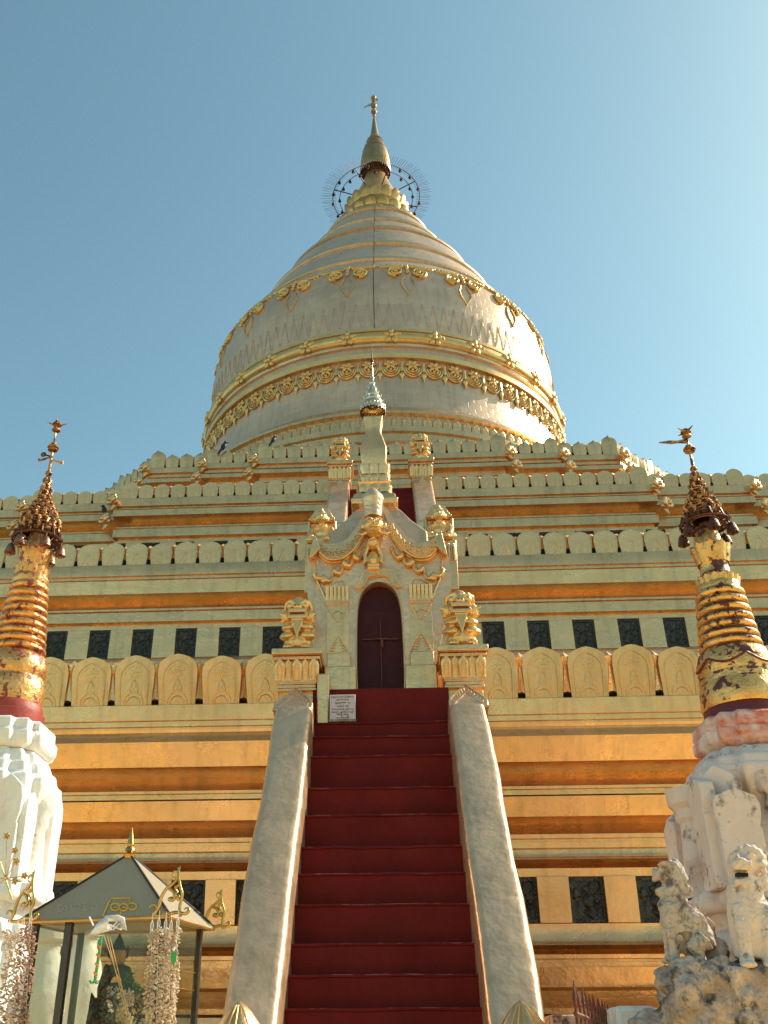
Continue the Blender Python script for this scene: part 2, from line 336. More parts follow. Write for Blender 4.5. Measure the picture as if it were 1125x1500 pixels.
def sculpt(mb, name, m, parent=None, voxel=0.012, smooth=3, disp=0.0, dscale=0.2):
    me = mb.mesh(name, [], True, 180)
    o = bpy.data.objects.new(name, me); COL.objects.link(o)
    r = o.modifiers.new('r', 'REMESH'); r.mode = 'VOXEL'; r.voxel_size = voxel; r.use_smooth_shade = True
    if smooth: s_ = o.modifiers.new('s', 'SMOOTH'); s_.factor = 0.5; s_.iterations = smooth
    if disp:
        tx = bpy.data.textures.new('clouds', 'CLOUDS'); tx.noise_scale = dscale; tx.noise_depth = 3
        dm = o.modifiers.new('d', 'DISPLACE'); dm.texture = tx; dm.strength = disp; dm.mid_level = 0.5; dm.texture_coords = 'GLOBAL'
    dg = bpy.context.evaluated_depsgraph_get(); dg.update()
    me2 = bpy.data.meshes.new_from_object(o.evaluated_get(dg)); me2.name = name
    bpy.data.objects.remove(o); me2.materials.clear(); me2.materials.append(M[m])
    me2.polygons.foreach_set('use_smooth', [True]*len(me2.polygons))
    return link(me2, name, parent)
def arc(cx, cz, r, a0, a1, n=12): return [(cx+r*cos(a0+(a1-a0)*i/n), cz+r*sin(a0+(a1-a0)*i/n)) for i in range(n+1)]
def crv(pts, n=4):                               # Catmull-Rom through the points
    P_ = [Vector(p) if len(p) == 3 else Vector((p[0], p[1], 0)) for p in pts]; o = []
    for i in range(len(P_)-1):
        a, b_, c_, d_ = P_[max(0, i-1)], P_[i], P_[i+1], P_[min(len(P_)-1, i+2)]
        for k in range(n):
            t = k/n; o.append(0.5*((2*b_)+(c_-a)*t+(2*a-5*b_+4*c_-d_)*t*t+(3*b_-a-3*c_+d_)*t*t*t))
    o.append(P_[-1]); return o
def crv2(pts, n=4): return [(p.x, p.y) for p in crv(pts, n)]
def crvr(rs, n=4): return [rs[int(i/n)]+(rs[min(len(rs)-1, int(i/n)+1)]-rs[int(i/n)])*(i % n)/n for i in range((len(rs)-1)*n+1)]
def spiral(r0, turns, n=26, sgn=1, tight=0.25, a0=0):
    return [((r0*(1-(1-tight)*i/n))*cos(a0+sgn*2*pi*turns*i/n), (r0*(1-(1-tight)*i/n))*sin(a0+sgn*2*pi*turns*i/n)) for i in range(n+1)]
# ================================================================== GROUND
D0 = 36.5                                         # distance of the pagoda axis
g = MB(); g.add([(-400, -300, 0), (400, -300, 0), (400, 500, 0), (-400, 500, 0)], [(0, 1, 2, 3)])
tag(g.build('ground', 'earth', fix=False), kind='structure')
g = MB(); g.add([(-30, -18, 0.004), (30, -18, 0.004), (30, 12.2, 0.004), (-30, 12.2, 0.004)], [(0, 1, 2, 3)])
tag(g.build('paving', 'ground', fix=False), kind='structure')

# ================================================================== GOLDEN PAGODA
PG = thing('pagoda', (0, D0, 0), 'huge golden bell-shaped pagoda rising in stepped terraces behind the red stairs', 'pagoda')
def ring4(front):                                 # right half of the front side: [(x, dist from centre)], mirrored and turned to four sides
    side = [(-x, -d) for x, d in reversed(front)]+[(x, -d) for x, d in front]
    pts = []
    for k in range(4):
        a = k*pi/2
        for x, y in side:
            pts.append((x*cos(a)-y*sin(a), x*sin(a)+y*cos(a)+D0))
    out = []
    for p in pts:
        if not out or (Vector(p)-Vector(out[-1])).length > 1e-4: out.append(p)
    if (Vector(out[0])-Vector(out[-1])).length < 1e-4: out.pop()
    return out
def roundprof(d0, z0, d1, z1, bulge, n=5):        # a curved piece between two profile points
    o = []
    nx, nz = (z1-z0), -(d1-d0); L = hypot(nx, nz)
    for i in range(1, n):
        t = i/n; b = bulge*sin(pi*t); o.append((d0+(d1-d0)*t-nx/L*b, z0+(z1-z0)*t-nz/L*b))
    return o
# ---- terrace wall profiles, read from top to bottom
def z1(y): return Zr(y, 12.6, 860)
P1 = [(-0.30, z1(1022.5)), (0.05, z1(1022.5)), (0.07, z1(1024)), (0.045, z1(1046)), (0.02, z1(1047)), (0.02, z1(1050)), (0.045, z1(1051)), (0.045, z1(1055)), (0.015, z1(1056)), (0.015, z1(1059)), (0.04, z1(1060)), (0.03, z1(1064))]
P1 += roundprof(0.0, z1(1066), 0.20, z1(1083), 0.03)+[(0.24, z1(1084.5)), (0.15, z1(1119)), (0.13, z1(1120)), (-0.26, z1(1125))]
P1 += roundprof(-0.26, z1(1125), -0.06, z1(1151), -0.06)+[(0.06, z1(1152)), (0.06, z1(1156)), (0.03, z1(1157)), (0.03, z1(1161)), (0.07, z1(1162)), (0.07, z1(1165)), (0.04, z1(1166)), (0.13, z1(1169)),
       (0.07, z1(1197)), (-0.28, z1(1200))]+roundprof(-0.28, z1(1200), -0.08, z1(1221), -0.06)+[(0.03, z1(1222)), (0.03, z1(1228)), (0.0, z1(1229)), (0.0, z1(1233)), (0.03, z1(1234)), (0.03, z1(1242)), (0.0, z1(1244))]
P1 += roundprof(0.0, z1(1246), 0.10, z1(1258), -0.035, 7)+[(0.09, z1(1260)), (-0.20, z1(1262)), (-0.16, z1(1271)), (0.02, z1(1272)), (0.02, z1(1284)), (-0.05, z1(1284.5)), (-0.05, z1(1353)), (0.04, z1(1353.5)), (0.04, z1(1366))]
P1 += roundprof(0.05, z1(1368), 0.16, z1(1384), -0.04, 7)+[(0.16, z1(1386)), (-0.18, z1(1388)), (-0.12, z1(1398)), (0.10, z1(1399)), (0.10, z1(1405)), (0.06, z1(1406)), (0.06, z1(1410)), (0.12, z1(1411)), (0.12, z1(1418)),
       (0.22, z1(1419)), (0.18, z1(1447)), (0.26, z1(1448)), (-0.04, z1(1451)), (-0.10, z1(1474)), (0.22, z1(1478)), (0.22, z1(1486)), (0.16, z1(1488)), (0.22, z1(1491)), (0.28, 1.62), (0.28, 1.3), (0.34, 1.28), (0.40, 0.5), (0.46, 0.45), (0.46, 0)]
def z2(y): return Zr(y, 17.0, 880)
P2 = [(-0.30, z2(811.5)), (0.05, z2(811.5)), (0.06, z2(813)), (0.06, z2(828)), (0.02, z2(829)), (0.02, z2(831)), (0.05, z2(831.6)), (0.05, z2(833.5)), (0.01, z2(834)), (0.01, z2(836)), (0.13, z2(838)), (0.11, z2(857)),
      (-0.26, z2(859))]+roundprof(-0.26, z2(859), -0.10, z2(876), -0.06)+[(0.03, z2(877)), (0.03, z2(880)), (0.0, z2(881)), (0.05, z2(883)), (0.05, z2(897)), (-0.05, z2(898)), (-0.05, z2(902)), (0.04, z2(903)), (0.04, z2(908)),
      (-0.03, z2(908.3)), (-0.03, z2(952)), (0.06, z2(952.5)), (0.10, z2(958)), (0.16, z2(960)), (0.16, z2(966)), (0.06, z2(968)), (0.06, z2(1010)), (0.30, z2(1015)), (0.30, z1(1022.5)-0.02)]
def z3(y): return Zr(y, 21.3, 830)
P3 = [(-0.30, z3(713)), (0.05, z3(713)), (0.07, z3(714)), (0.07, z3(725)), (0.0, z3(726)), (0.0, z3(727.5)), (0.05, z3(728)), (0.05, z3(729)), (-0.02, z3(730)), (0.12, z3(732)), (0.12, z3(741)), (-0.28, z3(743))]
P3 += roundprof(-0.28, z3(743), -0.10, z3(754.5), -0.06)+[(0.03, z3(755)), (0.03, z3(757)), (0.0, z3(758)), (0.07, z3(759.5)), (0.07, z3(771)), (-0.04, z3(772)), (-0.04, z3(775)), (0.02, z3(776)), (0.02, z3(779)), (-0.05, z3(779.5)),
      (-0.05, z3(806)), (0.05, z3(807)), (0.12, z3(812)), (0.12, z3(850)), (0.3, z2(811.5)+0.3), (0.3, z2(811.5)-0.02)]
def z4(y): return Zr(y, 24.75, 700)
P4 = [(-0.35, z4(663)), (0.04, z4(663)), (0.06, z4(664)), (0.06, z4(671)), (-0.02, z4(672)), (-0.02, z4(674)), (0.03, z4(674.5)), (0.03, z4(677)), (-0.03, z4(678)), (0.12, z4(681)), (0.12, z4(686.5)), (-0.06, z4(689)), (-0.06, z4(695)), (0.04, z4(696)),
      (0.04, z4(698)), (0, z4(699)), (0.05, z4(700)), (0.05, z4(707)), (0.0, z4(708)), (0.0, z4(716)), (0.2, z4(722)), (0.2, z3(713)-0.02)]
def overhang(P, zmax, k):                         # the faces below zmax lean out a little towards their top edge
    o = [list(p) for p in P]
    for i in range(len(P)-1):
        (d0, a), (d1, b_) = P[i], P[i+1]
        if a <= zmax and d0 != -0.05 and abs(d0-d1) < 0.012 and 0.02 < a-b_ < 0.8: o[i][0] = d0+k*(a-b_)
    return [tuple(p) for p in o]
P1 = overhang(P1, z1(1047), 0.11)
plan1 = ring4([(23.9, 23.9)]); plan2 = ring4([(19.5, 19.5)])
plan3 = ring4([(6.72, 15.2), (6.72, 15.0), (9.15, 15.0), (9.15, 14.8), (12.2, 14.8), (14.8, 12.2), (14.8, 9.15), (15.0, 9.15), (15.0, 6.72)][:6])
plan4 = ring4([(3.75, 11.75), (3.75, 11.58), (5.35, 11.58), (5.35, 11.4), (7.15, 11.4), (8.6, 9.95), (8.75, 9.9), (9.9, 8.75)][:7])
FL1, FL2, FL3, FL4 = z1(1022.5), z2(811.5), z3(713), z4(663)
tiers = []
for i, (plan, prof) in enumerate(((plan1, P1), (plan2, P2), (plan3, P3), (plan4, P4))):
    b = MB(); b.sweep(plan, prof)
    # parapet wall behind the merlons and floor up to the next tier
    zt = prof[0][1]; hh = (0.52, 0.38, 0.32, 0.36)[i]
    b.sweep(plan, [(-0.19, zt-0.02), (-0.19, zt+hh), (-0.32, zt+hh), (-0.32, zt-0.02)])
    tiers.append(b.build('terrace', 'gold', PG))
    b = MB(); b.sweep(plan, [(-0.28, zt+0.03), (-5.2 if i < 3 else -3.0, zt+0.03)]); b.build('floor', 'floor', tiers[-1])

# ---- merlons
def merlon(wd, h, t, style):
    b = MB(); hw = wd/2
    if style == 1: rows = [(0.90, 0), (0.93, 0.2), (0.98, 0.5), (1.0, 0.68), (0.96, 0.78), (0.84, 0.87), (0.55, 0.94), (0.22, 0.985), (0.0, 1.0)]
    elif style == 2: rows = [(0.84, 0), (0.92, 0.25), (0.98, 0.5), (1.0, 0.62), (0.93, 0.76), (0.74, 0.87), (0.45, 0.95), (0.18, 0.985), (0.0, 1.0)]
    else: rows = [(0.88, 0), (0.92, 0.25), (0.97, 0.5), (0.99, 0.66), (0.90, 0.80), (0.60, 0.90), (0.28, 0.96), (0.0, 1.0)]
    ridge = {1: 0.0, 2: 0.0, 3: 0.055}[style]
    vs = []; lean = (0.18 if style == 1 else 0.04)*h
    for q, z in rows:
        y = -lean*z
        vs += [(-q*hw, y, z*h), (0, y-ridge, z*h), (q*hw, y, z*h), (q*hw, t+y, z*h), (-q*hw, t+y, z*h)]
    fs = []
    for j in range(len(rows)-1):
        a = j*5
        for k in range(5): fs.append((a+k, a+(k+1) % 5, a+5+(k+1) % 5, a+5+k))
    fs.append((0, 1, 2, 3, 4)); b.add(vs, fs)
    def line(pts, r, close=False): b.tube([(x*hw, -lean*z-0.003, z*h) for x, z in pts], r, 5, close)
    if style == 1:
        line([(-0.66, 0.0), (-0.70, 0.3), (-0.72, 0.55), (-0.66, 0.68), (-0.48, 0.78), (-0.2, 0.85), (0, 0.89), (0.2, 0.85), (0.48, 0.78), (0.66, 0.68), (0.72, 0.55), (0.70, 0.3), (0.66, 0.0)], 0.011)
        line([(-0.46, 0.0), (-0.47, 0.1), (-0.36, 0.21), (-0.17, 0.26), (-0.19, 0.33), (-0.16, 0.42), (0, 0.53), (0.16, 0.42), (0.19, 0.33), (0.17, 0.26), (0.36, 0.21), (0.47, 0.1), (0.46, 0.0)], 0.009)
        line([(-0.34, 0.0), (-0.33, 0.09), (-0.2, 0.17), (0, 0.2), (0.2, 0.17), (0.33, 0.09), (0.34, 0.0)], 0.006)
    elif style == 2:
        line([(-0.50, 0.03), (-0.25, 0.36), (0, 0.56), (0.25, 0.36), (0.50, 0.03)], 0.007)
        line([(-0.20, 0.03), (0, 0.22), (0.20, 0.03)], 0.006)
    return b.mesh('merlon', [M['gold']], True, 30)
def spike(wd, z0, h, dark):                       # narrow post between two merlons; black box below paints in the slot's shade
    b = MB(); r = wd/2
    H_ = h-z0; b.lathe((0, 0.045-(0.05 if wd > 0.1 else 0), z0), [(0, r*1.0), (H_*0.60, r*1.15), (H_*0.74, r*1.9), (H_*0.84, r*2.0), (H_, 0.01)], 4, cap=True)
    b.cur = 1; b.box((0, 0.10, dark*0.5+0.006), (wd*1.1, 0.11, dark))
    return b.mesh('spike', [M['gold'], M['black']], True, 20)
MER = {1: merlon(0.550, 0.69, 0.15, 1), 2: merlon(0.465, 0.53, 0.13, 2), 3: merlon(0.400, 0.46, 0.12, 2), 4: merlon(0.410, 0.50, 0.12, 3)}
SPK = {1: spike(0.13, 0.09, 0.67, 0.11), 2: spike(0.090, 0.17, 0.49, 0.19), 3: spike(0.07, 0.15, 0.42, 0.17), 4: spike(0.07, 0.15, 0.44, 0.17)}
CORNERM = {3: merlon(0.44, 0.56, 0.16, 2), 4: merlon(0.46, 0.66, 0.16, 3)}
rest = {k: MB() for k in (1, 2, 3, 4)}
def addmesh(mb, me, loc, rz, sc=(1, 1, 1)):
    Mx = Matrix.Translation(loc) @ Matrix.Rotation(rz, 4, 'Z') @ Matrix.Diagonal((*sc, 1))
    mb.add([Mx @ v.co for v in me.vertices], [tuple(p.vertices) for p in me.polygons])
nparts = {1: 0, 2: 0, 3: 0, 4: 0}
def place(k, me, loc, rz, name, sc=None):
    s = sc or 1.0
    if seen((loc[0], loc[1], loc[2]+0.4), 20) and loc[1] < D0-5:
        o_ = inst(me, name, tiers[k-1], loc, rz+random.uniform(-0.03, 0.03), (s, 1, s*random.uniform(0.97, 1.03))); o_.rotation_euler.y = random.uniform(-0.018, 0.018); o_.rotation_euler.x = random.uniform(-0.02, 0.02); nparts[k] += 1
    else:
        if loc[1] < D0: addmesh(rest[k], me, loc, rz, (s, 1, s))
def run_edge(k, a, b, spacing, z, inset, x_first=None, corners=(False, False)):
    a = Vector(a); b = Vector(b); L = (b-a).length; t = (b-a)/L; nrm = Vector((t.y, -t.x)); rz = atan2(t.y, t.x)
    n = max(1, round(L/spacing)); sp = L/n
    for i in range(n):
        p = a+t*(sp*(i+0.5))-nrm*inset; s = (random.uniform(0.97, 1.03))*(sp/spacing if k > 2 else 1)
        me = MER[k]
        big = k in CORNERM and ((i == 0 and corners[0]) or (i == n-1 and corners[1]))
        place(k, CORNERM[k] if big else me, (p.x, p.y, z), rz, 'merlon', min(1.08, s))
        if i < n-1:
            q = a+t*(sp*(i+1))-nrm*(inset-0.0); place(k, SPK[k], (q.x, q.y, z), rz, 'spike')
# T1 and T2 stand either side of the stairs
for sgn in (-1, 1):
    for i in range(16):
        x = sgn*(1.57+0.605*i)
        if True:
            place(1, MER[1], (x, 12.63, FL1), 0, 'merlon', random.uniform(0.97, 1.02)); place(1, SPK[1], (x+sgn*0.3025, 12.64, FL1), 0, 'spike')
    for i in range(26):
        x = sgn*(1.43+0.49*i)
        place(2, MER[2], (x, 17.03, FL2), 0, 'merlon', random.uniform(0.96, 1.03)); place(2, SPK[2], (x+sgn*0.245, 17.04, FL2), 0, 'spike')
half3 = [((1.25, 21.3), (6.72, 21.3), (0, 1)), ((6.75, 21.5), (9.15, 21.5), (0, 1)), ((9.15, 21.7), (12.2, 21.7), (0, 1))]
half4 = [((1.1, 24.75), (3.75, 24.75), (0, 1)), ((3.75, 24.92), (5.35, 24.92), (0, 1)), ((5.35, 25.1), (7.15, 25.1), (0, 1)), ((7.15, 25.1), (8.6, 26.55), (0, 1)), ((8.6, 26.55), (9.95, 27.9), (0, 0)), ((9.95, 27.9), (11.4, 29.35), (0, 1))]
for k, hs, sp, z in ((3, half3, 0.425, FL3), (4, half4, 0.44, FL4)):
    for a, b, c in hs:
        run_edge(k, a, b, sp, z, 0.04, corners=c)
        run_edge(k, (-b[0], b[1]), (-a[0], a[1]), sp, z, 0.04, corners=(c[1], c[0]))
run_edge(4, (-1.1, 24.75), (1.1, 24.75), 0.44, FL4, 0.04)
for k in rest:
    if rest[k].v:
        tag(rest[k].build('merlon_row', 'gold', tiers[k-1]), kind='stuff')
# ---- flower buds on the ledge corners
bud = MB()
for k in range(5):
    a = -0.9+k*0.45; bud.ell((0.10*sin(a*1.6), -0.06, 0.10*cos(a*1.6)-0.02), (0.07, 0.05, 0.10), Euler((0, a*1.2, 0)))
bud.ell((0, -0.10, 0.02), (0.055, 0.05, 0.055)); bud.ell((0, 0, -0.04), (0.14, 0.10, 0.08)); bud.cone((0, 0.05, -0.04), (0, -0.05, -0.24), 0.09, 0.01, 8)
BUD = bud.mesh('corner_bud', [M['gold']], True, 60)
def buds(k, pts):
    for (x, y, z, s) in pts:
        for sg in (-1, 1): inst(BUD, 'corner_bud', tiers[k-1], (sg*x, y, z), sg*0.7, (s, s, s))
buds(3, [(6.85, 21.15, FL3-0.13, 1.15), (6.97, 21.1, FL3-0.72, 1.15), (9.3, 21.35, FL3-0.13, 1.15), (9.42, 21.3, FL3-0.72, 1.15)])
buds(4, [(3.85, 24.62, FL4-0.10, 1.15), (3.97, 24.55, FL4-0.62, 1.15), (5.45, 24.8, FL4-0.10, 1.15), (5.57, 24.7, FL4-0.62, 1.15), (7.25, 24.95, FL4-0.10, 1.3), (7.37, 24.9, FL4-0.62, 1.2), (8.65, 26.4, FL4-0.10, 1.2)])

# ---- glazed plaques in the dado bands
def plaque_mesh(w_, h_):
    b = MB(); b.box((0, 0, h_/2), (w_, 0.06, h_))
    for sx in (-1, 1): b.box((sx*(w_/2-0.02), -0.035, h_/2), (0.035, 0.02, h_))
    b.box((0, -0.035, 0.02), (w_-0.075, 0.02, 0.035)); b.box((0, -0.035, h_-0.02), (w_-0.075, 0.02, 0.035))
    rnd = random.Random(int(w_*1000))
    for i in range(16): b.ell((rnd.uniform(-w_*0.3, w_*0.3), -0.03, rnd.uniform(0.15, 0.85)*h_), (rnd.uniform(0.02, 0.07), 0.03, rnd.uniform(0.03, 0.10)), Euler((0, rnd.uniform(-1, 1), 0)), 8, 6)
    return b.mesh('plaque', [M['plaque']], True, 40)
h1 = z1(1284.5)-z1(1353)-0.01; h2 = z2(908.3)-z2(952)-0.01; h3 = z3(779.5)-z3(806)-0.01
PQ1, PQ2, PQ3 = plaque_mesh(0.42, h1), plaque_mesh(0.40, h2), plaque_mesh(0.46, h3)
def plaque_row(k, me, xs, Y, zt, zb, wpil, dpil):
    xs = sorted(xs); far = MB()
    for i, x in enumerate(xs):
        if seen((x, Y, zb), 30): inst(me, 'plaque', tiers[k-1], (x, Y, zb+0.005))
        nx = xs[i+1] if i+1 < len(xs) else x+0.85
        if nx-x < 1.3:
            pil = MB() if seen(((x+nx)/2, Y, zb), 30) else far
            n0 = len(pil.v); pil.box(((x+nx)/2, Y-dpil/2+0.02, (zt+zb)/2), (nx-x-wpil, dpil, zt-zb-0.006))
            if k == 1: pil.v[n0:] = [(vx, vy-0.10*(vz-zb), vz) if vy < Y-dpil/2+0.02 else (vx, vy, vz) for vx, vy, vz in pil.v[n0:]]
            if pil is not far: pil.build('pilaster', 'gold', tiers[k-1], bev=0.006)
    tag(far.build('pilaster_row', 'gold', tiers[k-1]), kind='stuff')
plaque_row(1, PQ1, [s*(1.62+0.80*i) for i in range(12) for s in (-1, 1)], 12.64, z1(1284.5), z1(1353), 0.42, 0.10)
plaque_row(2, PQ2, [s*(2.06+0.83*i) for i in range(14) for s in (-1, 1)], 17.02, z2(908.3), z2(952), 0.40, 0.10)
plaque_row(3, PQ3, [s*(1.5+0.86*i) for i in range(12) for s in (-1, 1)], 21.33, z3(779.5), z3(806), 0.46, 0.10)

# ---- round drum under the bell
bell_c = (0, D0, 0)
b = MB(); b.lathe(bell_c, [(FL4-0.02, 9.3), (18.6, 9.3), (18.6, 9.0), (19.6, 9.0), (19.7, 9.12), (19.9, 9.12), (19.95, 8.95), (20.1, 8.95), (20.15, 9.05), (20.35, 9.05), (20.37, 8.62), (20.5, 8.62), (20.5, 8.58), (21.12, 8.5), (21.2, 8.62), (21.3, 8.62), (21.35, 8.3), (21.9, 7.98), (21.95, 7.90)], 160)
drum = b.build('drum', 'gold', PG, sharp=25)
pet = MB()
rows = [(0.94, 0), (0.97, 0.5), (0.95, 0.72), (0.75, 0.88), (0.4, 0.97), (0.0, 1.0)]
vs = []; h = 0.56; hw = 0.165
for q, z in rows: vs += [(-q*hw, 0, z*h), (0, -0.035, z*h), (q*hw, 0, z*h), (q*hw, 0.09, z*h), (-q*hw, 0.09, z*h)]
fs = [(0, 1, 2, 3, 4)]
for j in range(len(rows)-1):
    for k in range(5): fs.append((j*5+k, j*5+(k+1) % 5, j*5+5+(k+1) % 5, j*5+5+k))
pet.add(vs, fs); pet.tube([(x*hw, -0.012-0.02*(1-abs(x)), z*h) for x, z in [(-0.65, 0), (-0.68, 0.5), (-0.5, 0.75), (0, 0.87), (0.5, 0.75), (0.68, 0.5), (0.65, 0)]], 0.012, 4)
PET = pet.mesh('petal', [M['gold']], True, 30)
restp = MB(); N = 150
for i in range(N):
    a = (i+0.5)*2*pi/N-pi; x, y = 8.60*sin(a), D0-8.60*cos(a)
    if abs(a) < radians(75): inst(PET, 'petal', drum, (x, y, 20.47), a)
    else: addmesh(restp, PET, (x, y, 20.47), a)
tag(restp.build('petal_row', 'gold', drum), kind='stuff')

# ---- bell
BP = [(21.9, 7.86), (22.4, 7.78), (23.0, 7.74), (23.6, 7.73), (24.2, 7.74), (24.22, 7.88), (24.40, 7.90), (24.46, 7.78), (24.50, 7.72), (24.78, 7.72), (24.82, 7.82), (24.92, 7.84)]
BP += [(24.97, 7.78)]+[(25.22+0.24*sin(t), 7.78+0.17*cos(t)) for t in [(-90+15*i)*pi/180 for i in range(1, 12)]]+[(25.48, 7.78), (25.50, 7.87), (25.60, 7.87), (25.62, 7.68)]
prof2 = [(25.62, 7.66), (26.3, 7.68), (27.0, 7.68), (27.6, 7.70), (28.1, 7.65), (28.6, 7.56), (29.0, 7.46), (29.35, 7.27), (29.9, 6.88), (30.5, 6.5), (31.1, 6.15), (31.8, 5.78), (32.8, 5.30), (33.8, 4.80), (34.8, 4.18), (35.8, 3.52), (36.7, 3.05), (37.4, 2.68), (37.9, 2.42)]
def R_at(z):
    for (a, ra), (b_, rb) in zip(prof2, prof2[1:]):
        if a <= z <= b_: return ra+(rb-ra)*(z-a)/(b_-a)
    return prof2[-1][1] if z > prof2[-1][0] else 7.66
BP += prof2[:9]
RZ = [30.5, 32.4, 34.35, 36.0, 37.6]           # raised rings around the cone
z = 29.9
while z < 37.9:
    near = min(RZ, key=lambda q: abs(q-z)); d = z-near
    add = 0.0
    if abs(d) < 0.16: add = 0.10*sqrt(max(0, 1-(d/0.16)**2))
    elif -0.40 < d <= -0.16: add = -0.05
    BP.append((z, R_at(z)+add)); z += 0.045
BP.append((37.9, 2.42))
b = MB(); b.lathe(bell_c, BP, 200); bell = b.build('bell', 'gold_bell', PG, sharp=50)
def on(phi, z, out=0.0, R=None):                  # phi measured from the side that faces the stairs, positive to the right
    r = (R if R is not None else R_at(z))+out; return Vector((r*sin(phi), D0-r*cos(phi), z))
# zigzag of long triangles
b = MB(); n = 112
for i in range(n):
    a = i*2*pi/n; q = 2*pi/n*0.44
    b.tube([on(a-q, 25.95, 0.02), on(a, 27.05, 0.02), on(a+q, 25.95, 0.02)], 0.011, 4)
b.build('zigzag_relief', 'gold_bell', bell)
# scroll frieze
for i in range(20):
    ph = (i+0.5)*radians(18); ph = (ph+pi) % (2*pi)-pi
    if abs(ph) > radians(110): continue
    b = MB(); R0 = 7.3
    for s in (-1, 1):
        c = ph+s*0.062; 
        sp_ = spiral(0.30, 1.9, 30, s, 0.25, -pi/2 if s > 0 else -pi/2)
        b.tube([on(c+u/R0, 28.75+v*0.95, 0.05+0.03*sin(k/30*3)) for k, (u, v) in enumerate(sp_)], [0.075-0.0012*k for k in range(31)], 6)
        b.ell(on(c, 28.75, 0.08), 0.09, None, 8, 6)
        for k in range(7): b.ell(on(ph+s*(0.028+k*0.018), 29.22+0.03*sin(k*2.1)-0.012*k, 0.03), (0.11, 0.09, 0.10), None, 8, 6)
        b.tube([on(ph+s*0.02, 29.05, 0.05), on(ph+s*0.05, 29.12, 0.07), on(ph+s*0.11, 29.10, 0.05), on(ph+s*0.145, 29.16, 0.03)], [0.07, 0.08, 0.06, 0.02], 6)
    for k in range(4): b.ell(on(ph, 28.75+0.17*k, 0.06), (0.08, 0.08, 0.09), None, 8, 6)
    dr = [(-0.018, 28.5), (-0.034, 28.15), (-0.03, 27.9), (0, 27.45), (0.03, 27.9), (0.034, 28.15), (0.018, 28.5)]
    b.tube([on(ph+u, zz, 0.03) for u, zz in dr], 0.035, 5)
    b.build('scroll_ornament', 'gold_orn', bell, sharp=60)
b = MB()
for i in range(260):
    a = i*2*pi/260; b.ell(on(a, 29.27+0.04*sin(a*40), 0.0), (0.10, 0.10, 0.07), None, 6, 4)
b.build('frieze_rim', 'gold_orn', bell, sharp=70)
# flowers on the round moulding
fb = MB()
for k in range(5): a = k*2*pi/5+0.3; fb.ell((0.17*cos(a), -0.03, 0.17*sin(a)), (0.12, 0.06, 0.085), Euler((0, -a, 0)), 8, 6)
fb.ell((0, -0.07, 0), 0.075, None, 8, 6)
for s in (-1, 1): fb.tube([(s*0.12, 0, 0), (s*0.3, -0.03, 0.08), (s*0.36, -0.02, -0.02)], [0.05, 0.05, 0.01], 5)
FLW = fb.mesh('flower', [M['gold_orn']], True, 60)
for i in range(30):
    a = i*radians(12)+radians(3.4); a = (a+pi) % (2*pi)-pi
    if abs(a) < radians(100): inst(FLW, 'flower', bell, on(a, 25.2, 0, 7.93), a, (1.1, 1.0, 1.3))
# lace of rosettes and swags
lb = MB()
for k in range(6): a = k*pi/3; lb.ell((0.15*cos(a), -0.05, -0.02+0.11*sin(a)), (0.12, 0.05, 0.07), Euler((0, -a, 0)), 8, 6)
lb.ell((0, -0.1, -0.02), 0.07, None, 8, 6)
for sx in (-1, 1): lb.tube([(sx*0.26, -0.01, 0.14), (sx*0.28, -0.01, -0.12)], 0.022, 4)
for q, r in ((0.34, 0.035), (0.25, 0.03), (0.16, 0.028)): lb.tube([(q*cos(t), -0.03, -0.16+1.15*q*sin(t)) for t in [pi+pi*j/10 for j in range(11)]], r, 5)
lb.ell((0, -0.03, -0.24), (0.06, 0.05, 0.08), None, 8, 6)
for sx in (-1, 1):
    lb.tube([(sx*0.41, -0.01, 0.05), (sx*0.41, -0.03, -0.35)], [0.07, 0.05], 5)
lb.ell((0.41, -0.03, -0.48), (0.10, 0.04, 0.11), None, 8, 6); lb.cone((0.41, -0.02, -0.55), (0.41, -0.02, -0.78), 0.07, 0.01, 6)
LACE = lb.mesh('lace_pendant', [M['gold_orn']], True, 60)
for i in range(60):
    a = (i+0.5)*radians(6); a = (a+pi) % (2*pi)-pi
    if abs(a) < radians(100): inst(LACE, 'lace_pendant', bell, on(a, 23.98, 0, 7.76), a, (1.0, 1.0, 1.0))
b = MB()
for q_ in RZ: b.lathe(bell_c, [(q_+0.11*sin(t)-0.02, R_at(q_)+0.035+0.075*cos(t)) for t in [(-100+20*i)*pi/180 for i in range(11)]], 160)
b.build('ring_moulding', 'gold_orn', bell, sharp=60)
b = MB(); b.lathe(bell_c, [(25.22+0.25*sin(t), 7.79+0.175*cos(t)) for t in [(-90+15*i)*pi/180 for i in range(13)]], 160); b.lathe(bell_c, [(24.20, 7.80), (24.21, 7.90), (24.41, 7.92), (24.43, 7.80)], 160); b.lathe(bell_c, [(25.48, 7.82), (25.49, 7.89), (25.62, 7.89), (25.63, 7.7)], 160)
b.build('round_moulding', 'gold_orn', bell, sharp=60)
# seam down the bell
b = MB(); b.tube([on(radians(-1.2), zz, 0.012+(0.11 if any(abs(zz-q) < 0.16 for q in RZ) else 0)) for zz in [25.8+0.15*i for i in range(80)]], 0.014, 4)
b.build('cable', 'hti_dark', bell)
